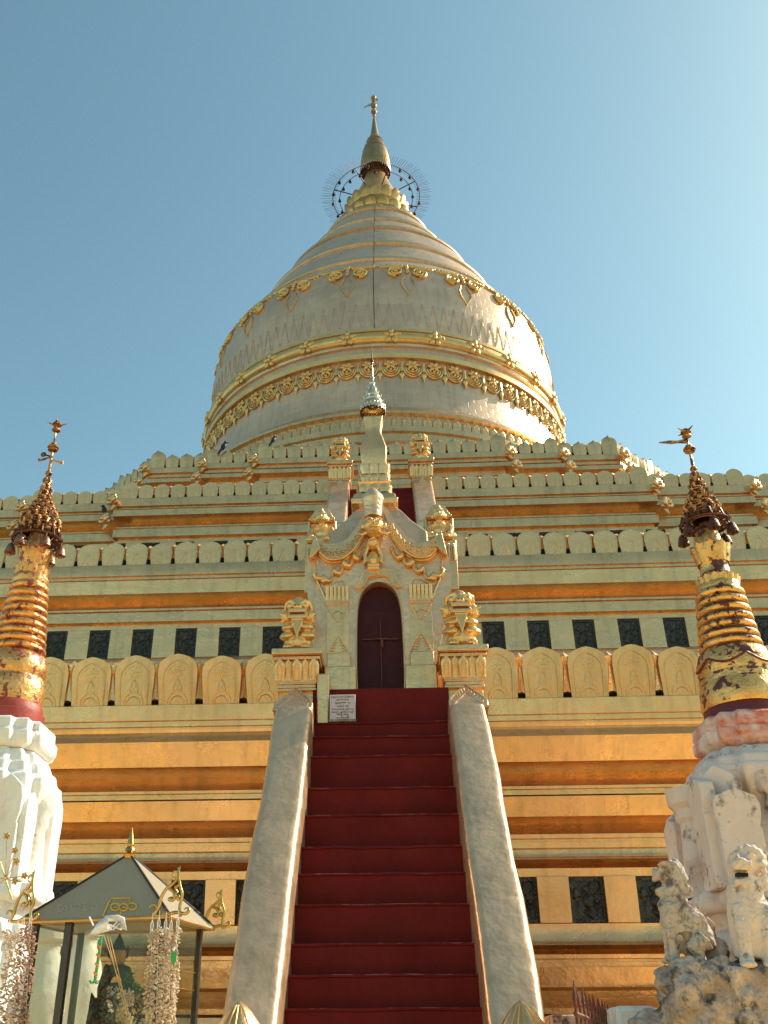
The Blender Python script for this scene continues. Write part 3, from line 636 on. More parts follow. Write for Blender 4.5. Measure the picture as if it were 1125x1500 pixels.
# lotus crown
LP = [(37.85, 2.46), (37.95, 2.36), (38.15, 2.14), (38.5, 1.92), (39.0, 1.70), (39.5, 1.58), (39.8, 1.55), (40.2, 1.42), (40.6, 1.24), (41.1, 1.05), (41.6, 0.86), (42.1, 0.68), (42.7, 0.52), (43.2, 0.42)]
b = MB(); b.lathe(bell_c, LP, 64); crown = b.build('lotus_crown', 'gold_lotus', PG)
def lr(z):
    for (a, ra), (b_, rb) in zip(LP, LP[1:]):
        if a <= z <= b_: return ra+(rb-ra)*(z-a)/(b_-a)
pl = MB()
for i in range(18):
    a = i*2*pi/18
    pl.ell(on(a, 39.8, 0.0, lr(39.8)-0.02), (0.30, 0.085, 0.52), Euler((0.25, 0, a)), 10, 8)
    pl.ell(on(a+pi/18, 38.8, 0.0, lr(38.8)-0.02), (0.33, 0.10, 0.40), Euler((0.3, 0, a)), 10, 8)
    pl.ell(on(a, 38.25, 0.0, lr(38.25)-0.04), (0.36, 0.10, 0.20), None, 8, 6)
pl.build('lotus_petals', 'gold_lotus', crown, sharp=80)
# umbrella at the tip
b = MB(); HP = [(42.9, 0.80), (43.0, 0.83), (43.5, 0.80), (44.1, 0.74), (44.6, 0.64), (45.0, 0.50), (45.3, 0.40), (45.35, 0.44), (45.6, 0.30), (46.1, 0.17), (46.6, 0.11), (47.3, 0.06)]
b.lathe(bell_c, HP+[(HP[k][0]-0.01, max(0.02, HP[k][1]-0.05)) for k in range(len(HP)-4, -1, -1)], 48)
for zz in (45.33, 45.0, 44.6): b.lathe(bell_c, [(zz, lr(42) if 0 else {45.33: 0.45, 45.0: 0.56, 44.6: 0.68}[zz]), (zz+0.05, {45.33: 0.42, 45.0: 0.53, 44.6: 0.66}[zz])], 40)
ht = b.build('umbrella', 'gold_top', PG)
b = MB()
for k in range(40): a = k*2*pi/40; b.tube([on(a, 42.95, 0, 0.78), on(a, 42.6, 0, 0.60), on(a, 42.9, 0, 0.30)], 0.018, 4); b.ell(on(a, 42.85, 0, 0.80), (0.03, 0.03, 0.07), None, 6, 4)
b.lathe(bell_c, [(43.05, 0.76), (43.06, 0.30)], 40); b.build('umbrella_ribs', 'hti_dark', ht)
b = MB(); b.tube([(0, D0, 47.2), (0, D0, 49.3)], [0.05, 0.015], 6)
for zz, r in ((47.5, 0.10), (47.8, 0.17), (48.0, 0.10), (48.3, 0.17), (48.75, 0.12), (48.95, 0.16)): b.ell((0, D0, zz), (r, r, r*0.9), None, 10, 6)
b.build('finial_rod', 'hti_gold', ht)
b = MB(); b.prism([(-0.02, D0, 48.45), (-0.5, D0-0.1, 48.05), (-0.58, D0-0.1, 48.10), (-0.35, D0, 48.42), (-0.02, D0, 48.65)], (0, 0.03, 0)); b.prism([(0.02, D0, 48.7), (0.25, D0, 48.75), (0.22, D0, 49.0), (0.04, D0, 49.05)], (0, 0.03, 0))
b.build('vane', 'silver_gold', ht)
# ring of thin wires and little bells around the crown
wz = 41.0
b = MB()
for k in range(132):
    a = k*2*pi/132; b.tube([on(a, wz, 0, 2.12), on(a, wz+0.05*sin(k*1.7), 0, 2.86+0.05*sin(k*3.1))], 0.008, 3)
wires = b.build('wire_halo', 'iron', PG)
b = MB()
for R_ in (2.28, 1.92): b.tube([on(2*pi*k/72, wz-(2.28-R_)*0.2, 0, R_) for k in range(72)], 0.02, 4, True)
for k in range(8): a = (k+0.4)*pi/4; b.tube([on(a, wz-0.1, 0, 1.1), on(a, wz, 0, 2.28)], 0.03, 5)
b.build('halo_ring', 'hti_dark', wires)
lbm = MB(); lbm.lathe((0, 0, -0.22), [(0, 0.085), (0.05, 0.08), (0.14, 0.05), (0.18, 0.02)], 8, cap=True); lbm.tube([(0, 0, -0.05), (0, 0, 0)], 0.012, 4); lbm.ell((0, 0, -0.28), 0.035, None, 6, 4)
HB = lbm.mesh('wind_bell', [M['hti_dark']], True, 50)
for k in range(34): a = k*2*pi/34+0.05*sin(k*2.3); inst(HB, 'wind_bell', wires, on(a, wz-(0.0 if k % 2 else 0.07), 0, 2.28 if k % 2 else 1.92), 0, (1, 1, 1))
# ================================================================== RED STAIRS AND THEIR RAILS
ST = thing('staircase', (0, 9, 0), 'steep dark red staircase climbing to the arched door of the gilded gate', 'staircase')
stepz = [(1477, None), (1428, None), (1382.5, None), (1324.5, None), (1279.5, None), (1240, None), (1193.6, None), (1153.6, None), (1106.6, None), (1078.6, None), (1058, None)]
slope = (5.14-1.95)/2.6
noses = []
for y, _ in stepz:
    r = ray(557, y); t = r.z/r.y             # z-1.6 = t Y ; z = 1.95+slope (Y-9)
    Y = (1.95-1.6-slope*9)/(t-slope); noses.append((Y, 1.6+t*Y))
low = [(noses[0][0]-0.27*k, noses[0][1]-0.33*k) for k in range(1, 6)][::-1]
noses = [n for n in low if n[1] > 0.05]+noses
for i, (Y, z) in enumerate(noses):
    zb = noses[i-1][1] if i else 0.0
    Y2 = noses[i+1][0] if i+1 < len(noses) else 12.25
    b = MB(); wob = [random.uniform(-0.008, 0.008) for _ in range(9)]
    xs = [-0.86+1.72*k/8 for k in range(9)]
    vs = []
    for x, q in zip(xs, wob): vs += [(x, Y+0.012, zb-0.03), (x, Y+0.008, z-0.022+q), (x, Y-0.006, z-0.016+q), (x, Y-0.004, z+q*0.7), (x, Y2+0.05, z+0.004)]
    b.add(vs, [(k*5+j, (k+1)*5+j, (k+1)*5+j+1, k*5+j+1) for k in range(8) for j in range(4)])
    so_ = b.build('step', 'stair', ST, sharp=60)
    b = MB(); b.tube([(x, Y-0.005, z+0.001+q*0.7) for x, q in zip(xs, wob)], 0.0028, 5); b.build('pale_edge', 'pale_edge', so_)
b = MB(); b.span((-0.86, 11.82, noses[-1][1]-0.02), (0.86, 12.3, Zr(1008, 11.82))); b.build('landing', 'stair', ST, bev=0.015)
# upper flight behind the gate
for k in range(24):
    f = k/23; Y = 13.9+f*(21.0-13.9); z = 6.1+f*(14.05-6.1)
    if k < 8: continue
    b = MB(); b.span((-0.80, Y, z-0.5), (0.80, Y+0.5, z)); b.build('step', 'stair', ST, bev=0.01)
b = MB(); b.span((-0.80, 21.2, FL3-0.6), (0.80, 21.45, Zr(719, 21.2))); b.build('step', 'stair', ST)

def railprof(x0, x1, Y, z, ny=-0.776, nz=0.63, top=0.30):   # rounded cross-section standing on the stair slope
    w2 = (x1-x0)/2; xc = (x0+x1)/2; pts = []
    for t in [pi*k/16 for k in range(17)]:
        e = 0.30
        cx_, sn = cos(t), sin(t)
        px = math.copysign(abs(cx_)**e, cx_)*w2; pz = abs(sn)**e*top
        pts.append((xc-px, Y+ny*pz, z+nz*pz))
    return [(x0, Y+0.25, z-0.25)]+pts+[(x1, Y+0.25, z-0.25)]
def rail(sgn):
    RL = tag(MB().build('x', 'gold_rail'), 'x'); bpy.data.objects.remove(RL)
    b = MB(); secs = []
    ys = [7.35+0.14*k for k in range(31)]
    for k, Y in enumerate(ys):
        Y = min(Y, 11.55); z = 1.95+slope*(Y-9)+0.02+(max(0, 8.1-Y)**2)*0.35*(-0.2)
        a, c = 0.82, 1.27
        wv = 0.009*sin(Y*4.1+sgn)+0.004*sin(Y*11.3)
        a2, c2 = a-0.005+wv*0.4, c+wv+(0.012*sin((Y-7.3)/4.2*pi))
        secs.append(railprof(min(sgn*a2, sgn*c2), max(sgn*a2, sgn*c2), Y, z, top=0.30+wv*0.5))
    m = len(secs[0]); vs = [p for s_ in secs for p in s_]
    fs = [(k*m+j, k*m+j+1, (k+1)*m+j+1, (k+1)*m+j) for k in range(len(secs)-1) for j in range(m-1)]
    fs += [tuple(range(m)), tuple(range((len(secs)-1)*m, len(secs)*m))]
    b.add(vs, fs)
    r = b.build('rail', 'gold_rail', ST, sharp=60)
    # side wall that carries the rail
    b = MB(); xa, xb = sorted((sgn*0.86, sgn*1.25))
    poly = [(xa, 7.5, 0), (xa, 12.6, 0), (xa, 12.6, 5.9), (xa, 11.75, 5.25), (xa, 7.5, 0.05)]
    b.prism(poly, (xb-xa, 0, 0)); b.build('rail_wall', 'gold_rail', ST)
    return r
for sgn in (-1, 1): rail(sgn)
# big leaf tips at the foot of the rails
for sgn in (-1, 1):
    b = MB(); c = Vector((sgn*0.985, 7.62, 0))
    prof = [(0.0, 0.26), (0.5, 0.30), (1.1, 0.30), (1.45, 0.27), (1.62, 0.225), (1.72, 0.185), (1.80, 0.142), (1.865, 0.095), (1.91, 0.05), (1.94, 0.004)]
    b.lathe((c.x, c.y, 0), prof, 24, shape=lambda a: 1+0.07*cos(5*a)); 
    lf = b.build('leaf_finial', 'gold', ST, sharp=70)
    b = MB()
    for k in range(5):
        a = -pi/2+(k-2)*0.42; b.tube([(c.x+(r+0.002)*cos(-pi/2+(a+pi/2)*(1-0.5*i/len(prof))), c.y+(r+0.002)*sin(-pi/2+(a+pi/2)*(1-0.5*i/len(prof))), z) for i, (z, r) in enumerate(prof) if i > 2 and z < 1.92], 0.006, 5)
    for s2 in (-1, 1):
        for zc_, rc_ in ((1.70, 0.195), (1.60, 0.23)):
            b.tube([(c.x+(rc_-0.03*v*3)*cos(-pi/2+s2*0.35+u*2.2), c.y+(rc_-0.03*v*3)*sin(-pi/2+s2*0.35+u*2.2), zc_+v) for u, v in spiral(0.055, 1.2, 14, s2, 0.3)], 0.007, 5)
    b.build('carving', 'gold_orn', lf, sharp=70)

# ---- pedestal posts (part of the stairs) with petal friezes
def petal_panel(b, x0, x1, Y, z0, z1_, lean):     # row of arched petals that leans outwards
    n = 5; wds = [0.26, 0.15, 0.26, 0.15, 0.26]; tot = sum(wds); x = x0
    for k, q in enumerate(wds):
        wk = (x1-x0)*q/tot; xc = x+wk/2; x += wk; hw = wk/2*1.0; pr = 0.035 if k % 2 == 0 else 0.015
        rows = [(0.85, 0), (0.95, 0.4), (1.0, 0.7), (0.8, 0.86), (0.4, 0.96), (0, 1.0)]
        vs = []
        for r_, t in rows:
            yy = Y-lean*t; zz = z0+(z1_-z0)*t
            vs += [(xc-r_*hw, yy-0.005, zz), (xc-r_*hw*0.5, yy-pr, zz), (xc, yy-pr*1.15, zz), (xc+r_*hw*0.5, yy-pr, zz), (xc+r_*hw, yy-0.005, zz), (xc, yy+0.06, zz)]
        fs = []
        for j in range(len(rows)-1):
            for i in range(6): fs.append((j*6+i, j*6+(i+1) % 6, j*6+6+(i+1) % 6, j*6+6+i))
        fs.append((0, 1, 2, 3, 4, 5)); b.add(vs, fs)
        if k % 2 == 0: b.tube([(xc+u*hw, Y-lean*t-pr*1.1, z0+(z1_-z0)*t) for u, t in ((-0.45, 0.05), (-0.5, 0.6), (0, 0.84), (0.5, 0.6), (0.45, 0.05))], 0.006, 4)
def pedestal(xc, Yf, ztop, wd, s=1.0, name='pedestal'):
    h = wd/2
    b = MB()
    b.box((xc, Yf+0.36, ztop-0.04*s), (wd*1.08, 0.80, 0.085*s))
    b.box((xc, Yf+0.38, ztop-0.11*s), (wd*1.0, 0.72, 0.05*s))
    p = b.build(name, 'gold', ST, bev=0.012)
    b = MB(); b.box((xc, Yf+0.42, ztop-0.27*s), (wd*0.86, 0.66, 0.30*s)); petal_panel(b, xc-h*0.96, xc+h*0.96, Yf+0.10, ztop-0.40*s, ztop-0.125*s, 0.07)
    b.build('petal_frieze', 'gold', p, sharp=50)
    b = MB(); b.box((xc, Yf+0.42, ztop-0.425*s), (wd*0.84, 0.64, 0.035)); b.box((xc, Yf+0.42, ztop-0.465*s), (wd*0.80, 0.62, 0.045)); b.box((xc, Yf+0.42, ztop-0.51*s), (wd*0.84, 0.64, 0.035))
    b.box((xc, Yf+0.5, ztop-1.0*s), (wd*0.78, 0.66, 0.98*s))
    b.build('moulding', 'gold', p, bev=0.006)
    return p
PZ = Zr(957, 12.0)
for sgn in (-1, 1):
    xc = sgn*1.07
    p = pedestal(xc, 11.78, PZ, 0.60)
    # chevron tongue where the rail dies into the post
    b = MB(); zt = PZ-0.50; zb = PZ-0.93; Yb = 11.42; Yt = 11.80
    poly = [(xc-0.24, Yb, zb), (xc+0.24, Yb, zb), (xc+0.24, Yb+0.09, zb+0.12), (xc, Yt, zt), (xc-0.24, Yb+0.09, zb+0.12)]
    b.prism(poly, (0, 0.28, -0.1))
    b.build('tongue', 'gold_rail', p, bev=0.01)
    b = MB()
    def onp(u, v): return (xc+u, Yb-0.012+(Yt-Yb)*v, zb+(zt-zb)*v)
    b.tube([onp(-0.22, 0.3), onp(0, 0.93), onp(0.22, 0.3)], 0.014, 5)
    b.tube([onp(-0.17, 0.12), onp(0, 0.62), onp(0.17, 0.12)], 0.009, 5)
    for k in range(6):
        for s2 in (-1, 1): u = s2*(0.03+0.033*k); v = 0.80-0.095*k; b.tube([onp(u, v), onp(u*0.9, v-0.13)], 0.006, 4)
    b.tube([onp(-0.24, 0.0), onp(0.24, 0.0)], 0.022, 6)
    b.build('carving', 'gold_rail', p, sharp=60)
PZU = Zr(684, 21.0)
for sgn in (-1, 1):
    xc = sgn*1.02
    p = pedestal(xc, 20.65, PZU, 0.60, 1.15)
    b = MB(); zt = PZU-0.60; zb = PZU-2.9; Yt, Yb = 20.7, 18.6   # upper rails below the pedestals
    for (x0, x1) in ((xc-0.24, xc+0.24),):
        poly = [(x0, Yt, zt), (x0, Yb, zb), (x0, Yb+0.1, zb-1.6), (x0, Yt+0.4, zt-0.8)]
        b.prism(poly, (x1-x0, 0, 0))
    b.build('rail', 'gold_rail', ST, bev=0.05)
    b = MB(); b.prism([(xc-0.24, Yt-0.04, zt-0.62), (xc+0.24, Yt-0.04, zt-0.62), (xc, Yt-0.02, zt+0.02)], (0, -0.10, 0.05)); b.build('tongue', 'gold_rail', p, bev=0.01)

# ---- guardian lions, made once and copied four times
def lion_mesh():
    b = MB()
    b.ell((0, 0.06, 0.13), (0.20, 0.23, 0.15)); b.ell((0, 0.04, 0.32), (0.17, 0.17, 0.20)); b.ell((0, 0.02, 0.46), (0.16, 0.16, 0.15))
    for s in (-1, 1):
        b.ell((s*0.12, -0.17, 0.045), (0.065, 0.085, 0.045))
        for k in range(3): b.ell((s*(0.08+0.04*k), -0.24, 0.03), (0.018, 0.03, 0.022), None, 8, 6)
        b.ell((s*0.125, -0.06, 0.215), (0.125, 0.14, 0.055), Euler((0.25, s*0.12, 0)))
        b.ell((s*0.11, -0.07, 0.315), (0.115, 0.13, 0.05), Euler((0.25, s*0.12, 0)))
        b.ell((s*0.16, -0.02, 0.455), (0.085, 0.11, 0.085)); b.cone((s*0.17, -0.05, 0.455), (s*0.265, -0.11, 0.475), 0.05, 0.008)
        b.cone((s*0.16, -0.02, 0.40), (s*0.235, -0.08, 0.385), 0.045, 0.008)
        b.ell((s*0.105, -0.145, 0.55), (0.05, 0.055, 0.045)); b.tube([(s*0.04, -0.17, 0.575), (s*0.10, -0.185, 0.605), (s*0.165, -0.13, 0.585), (s*0.18, -0.09, 0.53)], 0.02, 6)
        b.ell((s*0.17, 0.02, 0.58), (0.03, 0.04, 0.06))
    b.box((0, -0.13, 0.405), (0.26, 0.17, 0.045)); b.box((0, -0.10, 0.435), (0.24, 0.10, 0.05))
    b.box((0, -0.145, 0.475), (0.25, 0.19, 0.048), Euler((0.08, 0, 0)))
    b.ell((0, -0.19, 0.525), (0.065, 0.05, 0.035)); b.ell((0, -0.05, 0.56), (0.14, 0.15, 0.09)); b.ell((0, -0.05, 0.63), (0.085, 0.10, 0.06)); b.ell((0, 0.02, 0.60), (0.13, 0.13, 0.09))
    for k in range(5): b.ell((-0.10+0.05*k, -0.10, 0.615+0.012*(k % 2)), (0.028, 0.04, 0.03), None, 8, 6)
    b.prism([(-0.085, -0.19, 0.385), (0.085, -0.19, 0.385), (0.0, -0.225, 0.14)], (0, 0.06, 0.01))
    return b
LI = thing('guardian_lion', (0, 0, 0), 'x', 'lion statue', 'gilded lion statues on the stair pedestals')
sculpt(lion_mesh(), 'body', 'gold_shiny', LI, 0.0085, 1)
b = MB(); b.box((0, -0.203, 0.436), (0.20, 0.04, 0.020)); b.build('mouth', 'lacquer', LI)
for s in (-1, 1): b = MB(); b.ell((s*0.024, -0.237, 0.527), (0.009, 0.008, 0.009), None, 8, 6); b.build('nostril', 'lacquer', LI)
lions = [(-1.08, 12.02, PZ, 0.98, 'golden guardian lion on the lower left pedestal beside the gate, mostly in shade'),
         (1.08, 12.02, PZ, 1.03, 'golden guardian lion on the lower right pedestal, its flank shining white in the sun'),
         (-1.02, 20.92, PZU, 1.02, 'small distant golden lion on the upper left pedestal behind the gate roof'),
         (1.02, 20.92, PZU, 1.06, 'small distant golden lion on the upper right pedestal behind the gate roof')]
for i, (x, Y, z, s, lab) in enumerate(lions):
    o = LI if i == 0 else copy_tree(LI)
    o.location = (x, Y, z+0.002); o.scale = (s, s, s*1.2); o['label'] = lab; o.rotation_euler = (0, 0, 0)

# ---- niche posts with seated figures, half way up
FG = []
def niche_post(sgn):
    xc = sgn*1.13; Yf = 16.35
    zt = Zr(736, Yf); zb = Zr(806, Yf); r = thing('niche_post', (xc, Yf+0.3, zb-0.9), ('left' if sgn < 0 else 'right')+' gilded niche post with peaked top beside the gate roof', 'niche post', 'niche posts on the second terrace')
    hw = 0.27; z0, z1_ = zb-0.9, zt-0.30
    b = MB(); b.span((xc-hw, Yf+0.22, z0), (xc+hw, Yf+0.75, z1_))
    for s in (-1, 1): b.span((xc+s*(hw-0.02)-0.03, Yf+0.14, zb+0.1), (xc+s*(hw-0.02)+0.03, Yf+0.5, z1_-0.0))
    b.span((xc-hw-0.02, Yf-0.12, z0), (xc+hw+0.02, Yf+0.5, zb+0.12))
    b.build('post', 'gold', r, bev=0.015)
    b = MB(); b.box((xc, Yf+0.38, z1_+0.03), (0.50, 0.56, 0.06)); b.box((xc, Yf+0.38, z1_+0.08), (0.44, 0.52, 0.05))
    b.prism([(xc-0.21, Yf+0.12, z1_+0.10), (xc+0.21, Yf+0.12, z1_+0.10), (xc+0.13, Yf+0.12, z1_+0.25), (xc, Yf+0.12, z1_+0.33), (xc-0.13, Yf+0.12, z1_+0.25)], (0, 0.45, 0)); b.build('cap', 'gold', r, bev=0.01)
    b = MB()
    for s in (-1, 1): petal_panel(b, xc-hw+ (0 if s < 0 else hw*1.1), xc-hw*0.1+(0 if s < 0 else hw*1.1), Yf-0.12, zb-0.32, zb+0.02, 0.02)
    b.build('petal_frieze', 'gold', r, sharp=50)
    # seated figure
    f = thing('seated_figure', (xc, Yf+0.05, zb+0.13), 'gilded seated ogre figure with topknot and hands on its knees in the '+('left' if sgn < 0 else 'right')+' niche post', 'statue', 'seated figures in the niche posts')
    z = zb+0.12; b = MB()
    b.ell((xc, Yf+0.12, z+0.12), (0.17, 0.12, 0.10)); b.ell((xc, Yf+0.13, z+0.26), (0.135, 0.10, 0.13)); b.ell((xc, Yf+0.12, z+0.36), (0.15, 0.09, 0.07)); b.tube([(xc, Yf+0.1, z+0.38), (xc, Yf+0.06, z+0.50)], 0.06, 8)
    b.ell((xc, Yf+0.04, z+0.53), (0.105, 0.10, 0.11)); b.ell((xc, Yf+0.05, z+0.62), (0.075, 0.075, 0.05)); b.ell((xc, Yf+0.05, z+0.68), (0.035, 0.035, 0.045))
    b.ell((xc, Yf-0.055, z+0.525), (0.018, 0.025, 0.025)); b.tube([(xc-0.09, Yf-0.01, z+0.585), (xc, Yf-0.04, z+0.595), (xc+0.09, Yf-0.01, z+0.585)], 0.016, 6); b.tube([(xc-0.04, Yf-0.04, z+0.475), (xc, Yf-0.055, z+0.468), (xc+0.04, Yf-0.04, z+0.475)], 0.013, 6)
    for s in (-1, 1):
        b.ell((xc+s*0.11, Yf+0.06, z+0.51), (0.025, 0.03, 0.055)); b.ell((xc+s*0.042, Yf-0.035, z+0.545), (0.02, 0.014, 0.012))
        b.tube([(xc+s*0.15, Yf+0.12, z+0.36), (xc+s*0.20, Yf+0.06, z+0.24), (xc+s*0.17, Yf-0.06, z+0.14)], [0.058, 0.05, 0.036], 8); b.ell((xc+s*0.16, Yf-0.09, z+0.125), (0.045, 0.05, 0.028))
        b.tube([(xc+s*0.09, Yf+0.1, z+0.07), (xc+s*0.20, Yf-0.06, z+0.08), (xc+s*0.06, Yf-0.15, z+0.03)], [0.085, 0.075, 0.045], 8); b.ell((xc+s*0.10, Yf-0.17, z+0.025), (0.055, 0.035, 0.028))
    b.tube([(xc-0.09, Yf+0.06, z+0.42), (xc-0.03, Yf+0.015, z+0.36), (xc, Yf+0.0, z+0.31), (xc+0.03, Yf+0.015, z+0.36), (xc+0.09, Yf+0.06, z+0.42)], 0.014, 6)
    b.v = [(xc+(vx-xc)*1.12, Yf+(vy-Yf)*1.12-0.04, z+(vz-z)*1.16) for vx, vy, vz in b.v]
    sculpt(b, 'body', 'gold_shiny', f, 0.0105, 1)
for sgn in (-1, 1): niche_post(sgn)

# ================================================================== GATE IN FRONT OF THE UPPER STAIRS
GT = thing('gate', (0, 12.9, 5.8), 'gilded stucco gate with arched dark red door and spire at the stair top', 'gate')
YG = 12.38
def g3(dx, py, Y=YG): return G(dx, py, Y)
R_out = [(83, 1030), (83, 975), (88, 945), (95, 915), (102, 888), (105, 868), (106, 848), (104, 826), (99, 803), (92, 781), (86, 787), (76, 793), (62, 794), (50, 791), (40, 783), (30, 770), (22, 757), (14, 744), (0, 737)]
arch_in = [(34, 1030), (34, 960), (33, 920), (31.5, 895), (28, 876), (22, 864), (14, 857), (6, 854), (0, 853)]
R_out = R_out[:2]+crv2(R_out[2:10], 3)+crv2(R_out[9:], 3)[1:]; arch_in = arch_in[:2]+crv2(arch_in[2:], 4)[:]
poly = [g3(-x, y) for x, y in R_out]+[g3(x, y) for x, y in R_out[::-1][1:]]+[g3(x, y) for x, y in arch_in]+[g3(-x, y) for x, y in arch_in[::-1][1:]]
b = MB(); b.prism(poly, (0, 0.22, 0)); wall = b.build('gate_wall', 'gold_rail', GT)
# body behind the front wall
inner = [(78, 1030), (78, 960), (84, 915), (88, 868), (86, 826), (70, 800), (40, 790), (14, 752), (0, 744)]
poly = [g3(-x, y, YG+0.225) for x, y in inner]+[g3(x, y, YG+0.225) for x, y in inner[::-1][1:]]
b = MB(); b.prism(poly, (0, 1.25, 0)); b.build('chamber', 'gold_rail', GT)
# base blocks
for s in (-1, 1):
    b = MB(); a, c = g3(s*35.5, 1008), g3(s*82, 980); b.span((a.x, YG-0.16, 5.60), (c.x, YG+0.01, c.z)); b.build('base_block', 'gold', GT, bev=0.02)
    b = MB(); a, c = g3(s*44, 982), g3(s*78, 958); b.span((a.x, YG-0.09, a.z), (c.x, YG-0.002, c.z)); pb = b.build('pilaster', 'gold', GT, bev=0.015)
    b = MB(); a, c = g3(s*46, 957), g3(s*76, 860); b.span((a.x, YG-0.03, a.z), (c.x, YG-0.004, c.z)); b.build('shaft', 'gold', pb, bev=0.008)
    b = MB(); a, c = g3(s*44, 880), g3(s*78, 859); x0, x1 = sorted((a.x, c.x))
    for k in range(6):
        xx = x0+(x1-x0)*(k+0.5)/6; b.tube([(xx, YG-0.015, a.z), (xx, YG-0.03, (a.z+c.z)/2), (xx, YG-0.045, c.z-0.01)], [(x1-x0)/12*1.0, (x1-x0)/12*1.05, (x1-x0)/12*1.1], 8)
    b.span((x0, YG-0.06, a.z-0.035), (x1, YG-0.004, a.z)); b.span((x0+0.01, YG-0.045, a.z-0.065), (x1-0.01, YG-0.004, a.z-0.035)); b.build('capital', 'gold', pb, sharp=60)
    b = MB(); p1, p2, p3 = g3(s*45, 885, YG-0.034), g3(s*77, 885, YG-0.034), g3(s*61, 911, YG-0.034)
    b.tube([p1, (p1+p3)/2+Vector((0, 0, -0.01)), p3, (p2+p3)/2+Vector((0, 0, -0.01)), p2], 0.012, 5); b.tube([(p1+p3)/2, (p1+p2+p3)/3, (p2+p3)/2], 0.006, 4)
    b.build('pendant', 'gold', pb, sharp=60); b = MB()
    p1, p2, p3 = g3(s*45, 956, YG-0.034), g3(s*77, 956, YG-0.034), g3(s*61, 930, YG-0.034)
    b.tube([p1, (p1+p3)/2+Vector((0, 0, 0.015)), p3, (p2+p3)/2+Vector((0, 0, 0.015)), p2], 0.012, 5)
    for k in range(5): q = p3+(p1-p3)*(0.25+0.15*k); q2 = p3+(p2-p3)*(0.25+0.15*k); b.tube([q, q+(Vector((p3.x, p3.y, q.z))-q)*0.6], 0.005, 4); b.tube([q2, q2+(Vector((p3.x, p3.y, q2.z))-q2)*0.6], 0.005, 4)
    b.build('carving', 'gold', pb, sharp=60)
    # side return of the base, next to the rail
    if s < 0: b = MB(); a, c = g3(s*76, 1056, YG-0.6), g3(s*93, 1006, YG-0.6); b.span((a.x, YG-0.62, 5.1), (c.x, YG+0.1, 5.86)); b.build('plinth', 'gold', GT, bev=0.02)
# raised outline on the wings
for s in (-1, 1):
    b = MB(); b.tube([g3(s*x, y, YG-0.005) for x, y in [(78, 878), (82, 866), (88, 853), (93, 838), (93, 820), (88, 803)]], [0.02, 0.022, 0.022, 0.02, 0.018, 0.01], 6)
    b.tube([g3(s*x, y, YG-0.005) for x, y in [(46, 868), (52, 850), (62, 851), (78, 860), (84, 858)]], 0.008, 5)
    b.build('wing_outline', 'gold', wall, sharp=70)
# barge board: band that follows the gable, with a curled frieze
up_ = [(14, 752), (22, 765), (30, 778), (40, 790), (50, 798), (62, 801), (76, 800), (88, 789)]
for s in (-1, 1):
    lo = [(20, 780), (28, 793), (38, 805), (50, 814), (62, 817), (75, 815), (86, 805)]
    top = [(9, 748), (17, 763), (26, 777), (37, 789), (50, 796.5), (63, 797), (77, 794), (91, 783)]
    poly = [g3(s*x, y, YG-0.10) for x, y in crv2(top, 3)]+[g3(s*x, y, YG-0.10) for x, y in crv2(lo, 3)[::-1]]
    b = MB(); b.prism(poly, (0, 0.11, 0)); bb = b.build('bargeboard', 'gold', GT, bev=0.012)
    b = MB(); lc = crv2(lo, 4); b.tube([g3(s*x, y+1, YG-0.105) for x, y in lc], 0.016, 6); b.tube([g3(s*x, y+5, YG-0.02) for x, y in lc], 0.022, 6); b.build('bead', 'gold_shiny', bb, sharp=70)
    b = MB(); nn = 11
    for k in range(nn):
        t = k/(nn-1)*(len(lo)-1.01); i = int(t); f = t-i
        tp = [(17, 765), (25, 779), (35, 791), (49, 799), (62, 801), (76, 799), (87, 791)]
        A = g3(s*(lo[i][0]+(lo[i+1][0]-lo[i][0])*f), (lo[i][1]+(lo[i+1][1]-lo[i][1])*f), YG-0.105); B = g3(s*(tp[i][0]+(tp[i+1][0]-tp[i][0])*f), (tp[i][1]+(tp[i+1][1]-tp[i][1])*f), YG-0.105)
        c = (A+B)/2; r = 0.050
        b.tube([(c.x+u*s, c.y-0.004, c.z+v) for u, v in spiral(r, 1.4, 16, -1, 0.25, 0.6)], 0.0095, 5)
        b.tube([B+Vector((0, 0, -0.012)), (B*0.6+c*0.4)+Vector((s*0.05, 0, 0)), A+Vector((s*0.06, 0, 0.01))], [0.006, 0.012, 0.004], 5)
    b.build('curl_frieze', 'gold', bb, sharp=70)
    # flat horn at the eave corner
    b = MB(); b.prism([g3(s*x, y, YG-0.14) for x, y in [(84, 800), (93, 779), (98, 800), (101, 815), (96, 812), (90, 806)]], (0, 0.2, 0)); b.build('eave_horn', 'gold', bb, bev=0.008)
    # twisted serpent
    b = MB(); pts = []; rs = []
    for k in range(61):
        t = k/60; x = 17+t*62; y = 806+t*38+t*t*4; a = t*2*pi*4.2
        p = g3(s*(x+2.0*cos(a)), y-5.5*sin(a)*(0.9+0.2*t), YG-0.035-0.03*cos(a)); pts.append(p); rs.append(0.026+0.018*sin(pi*min(1, t*1.2)))
    b.tube(pts, rs, 7); e = pts[-1]
    b.tube([e, e+Vector((s*0.04, -0.02, -0.05)), e+Vector((s*0.12, -0.02, -0.03)), e+Vector((s*0.15, -0.02, 0.05)), e+Vector((s*0.10, -0.02, 0.10))], [0.03, 0.035, 0.03, 0.024, 0.01], 7)
    b.ell(e+Vector((0, -0.01, -0.06)), (0.06, 0.035, 0.05)); b.build('serpent', 'gold_shiny', GT, sharp=80)
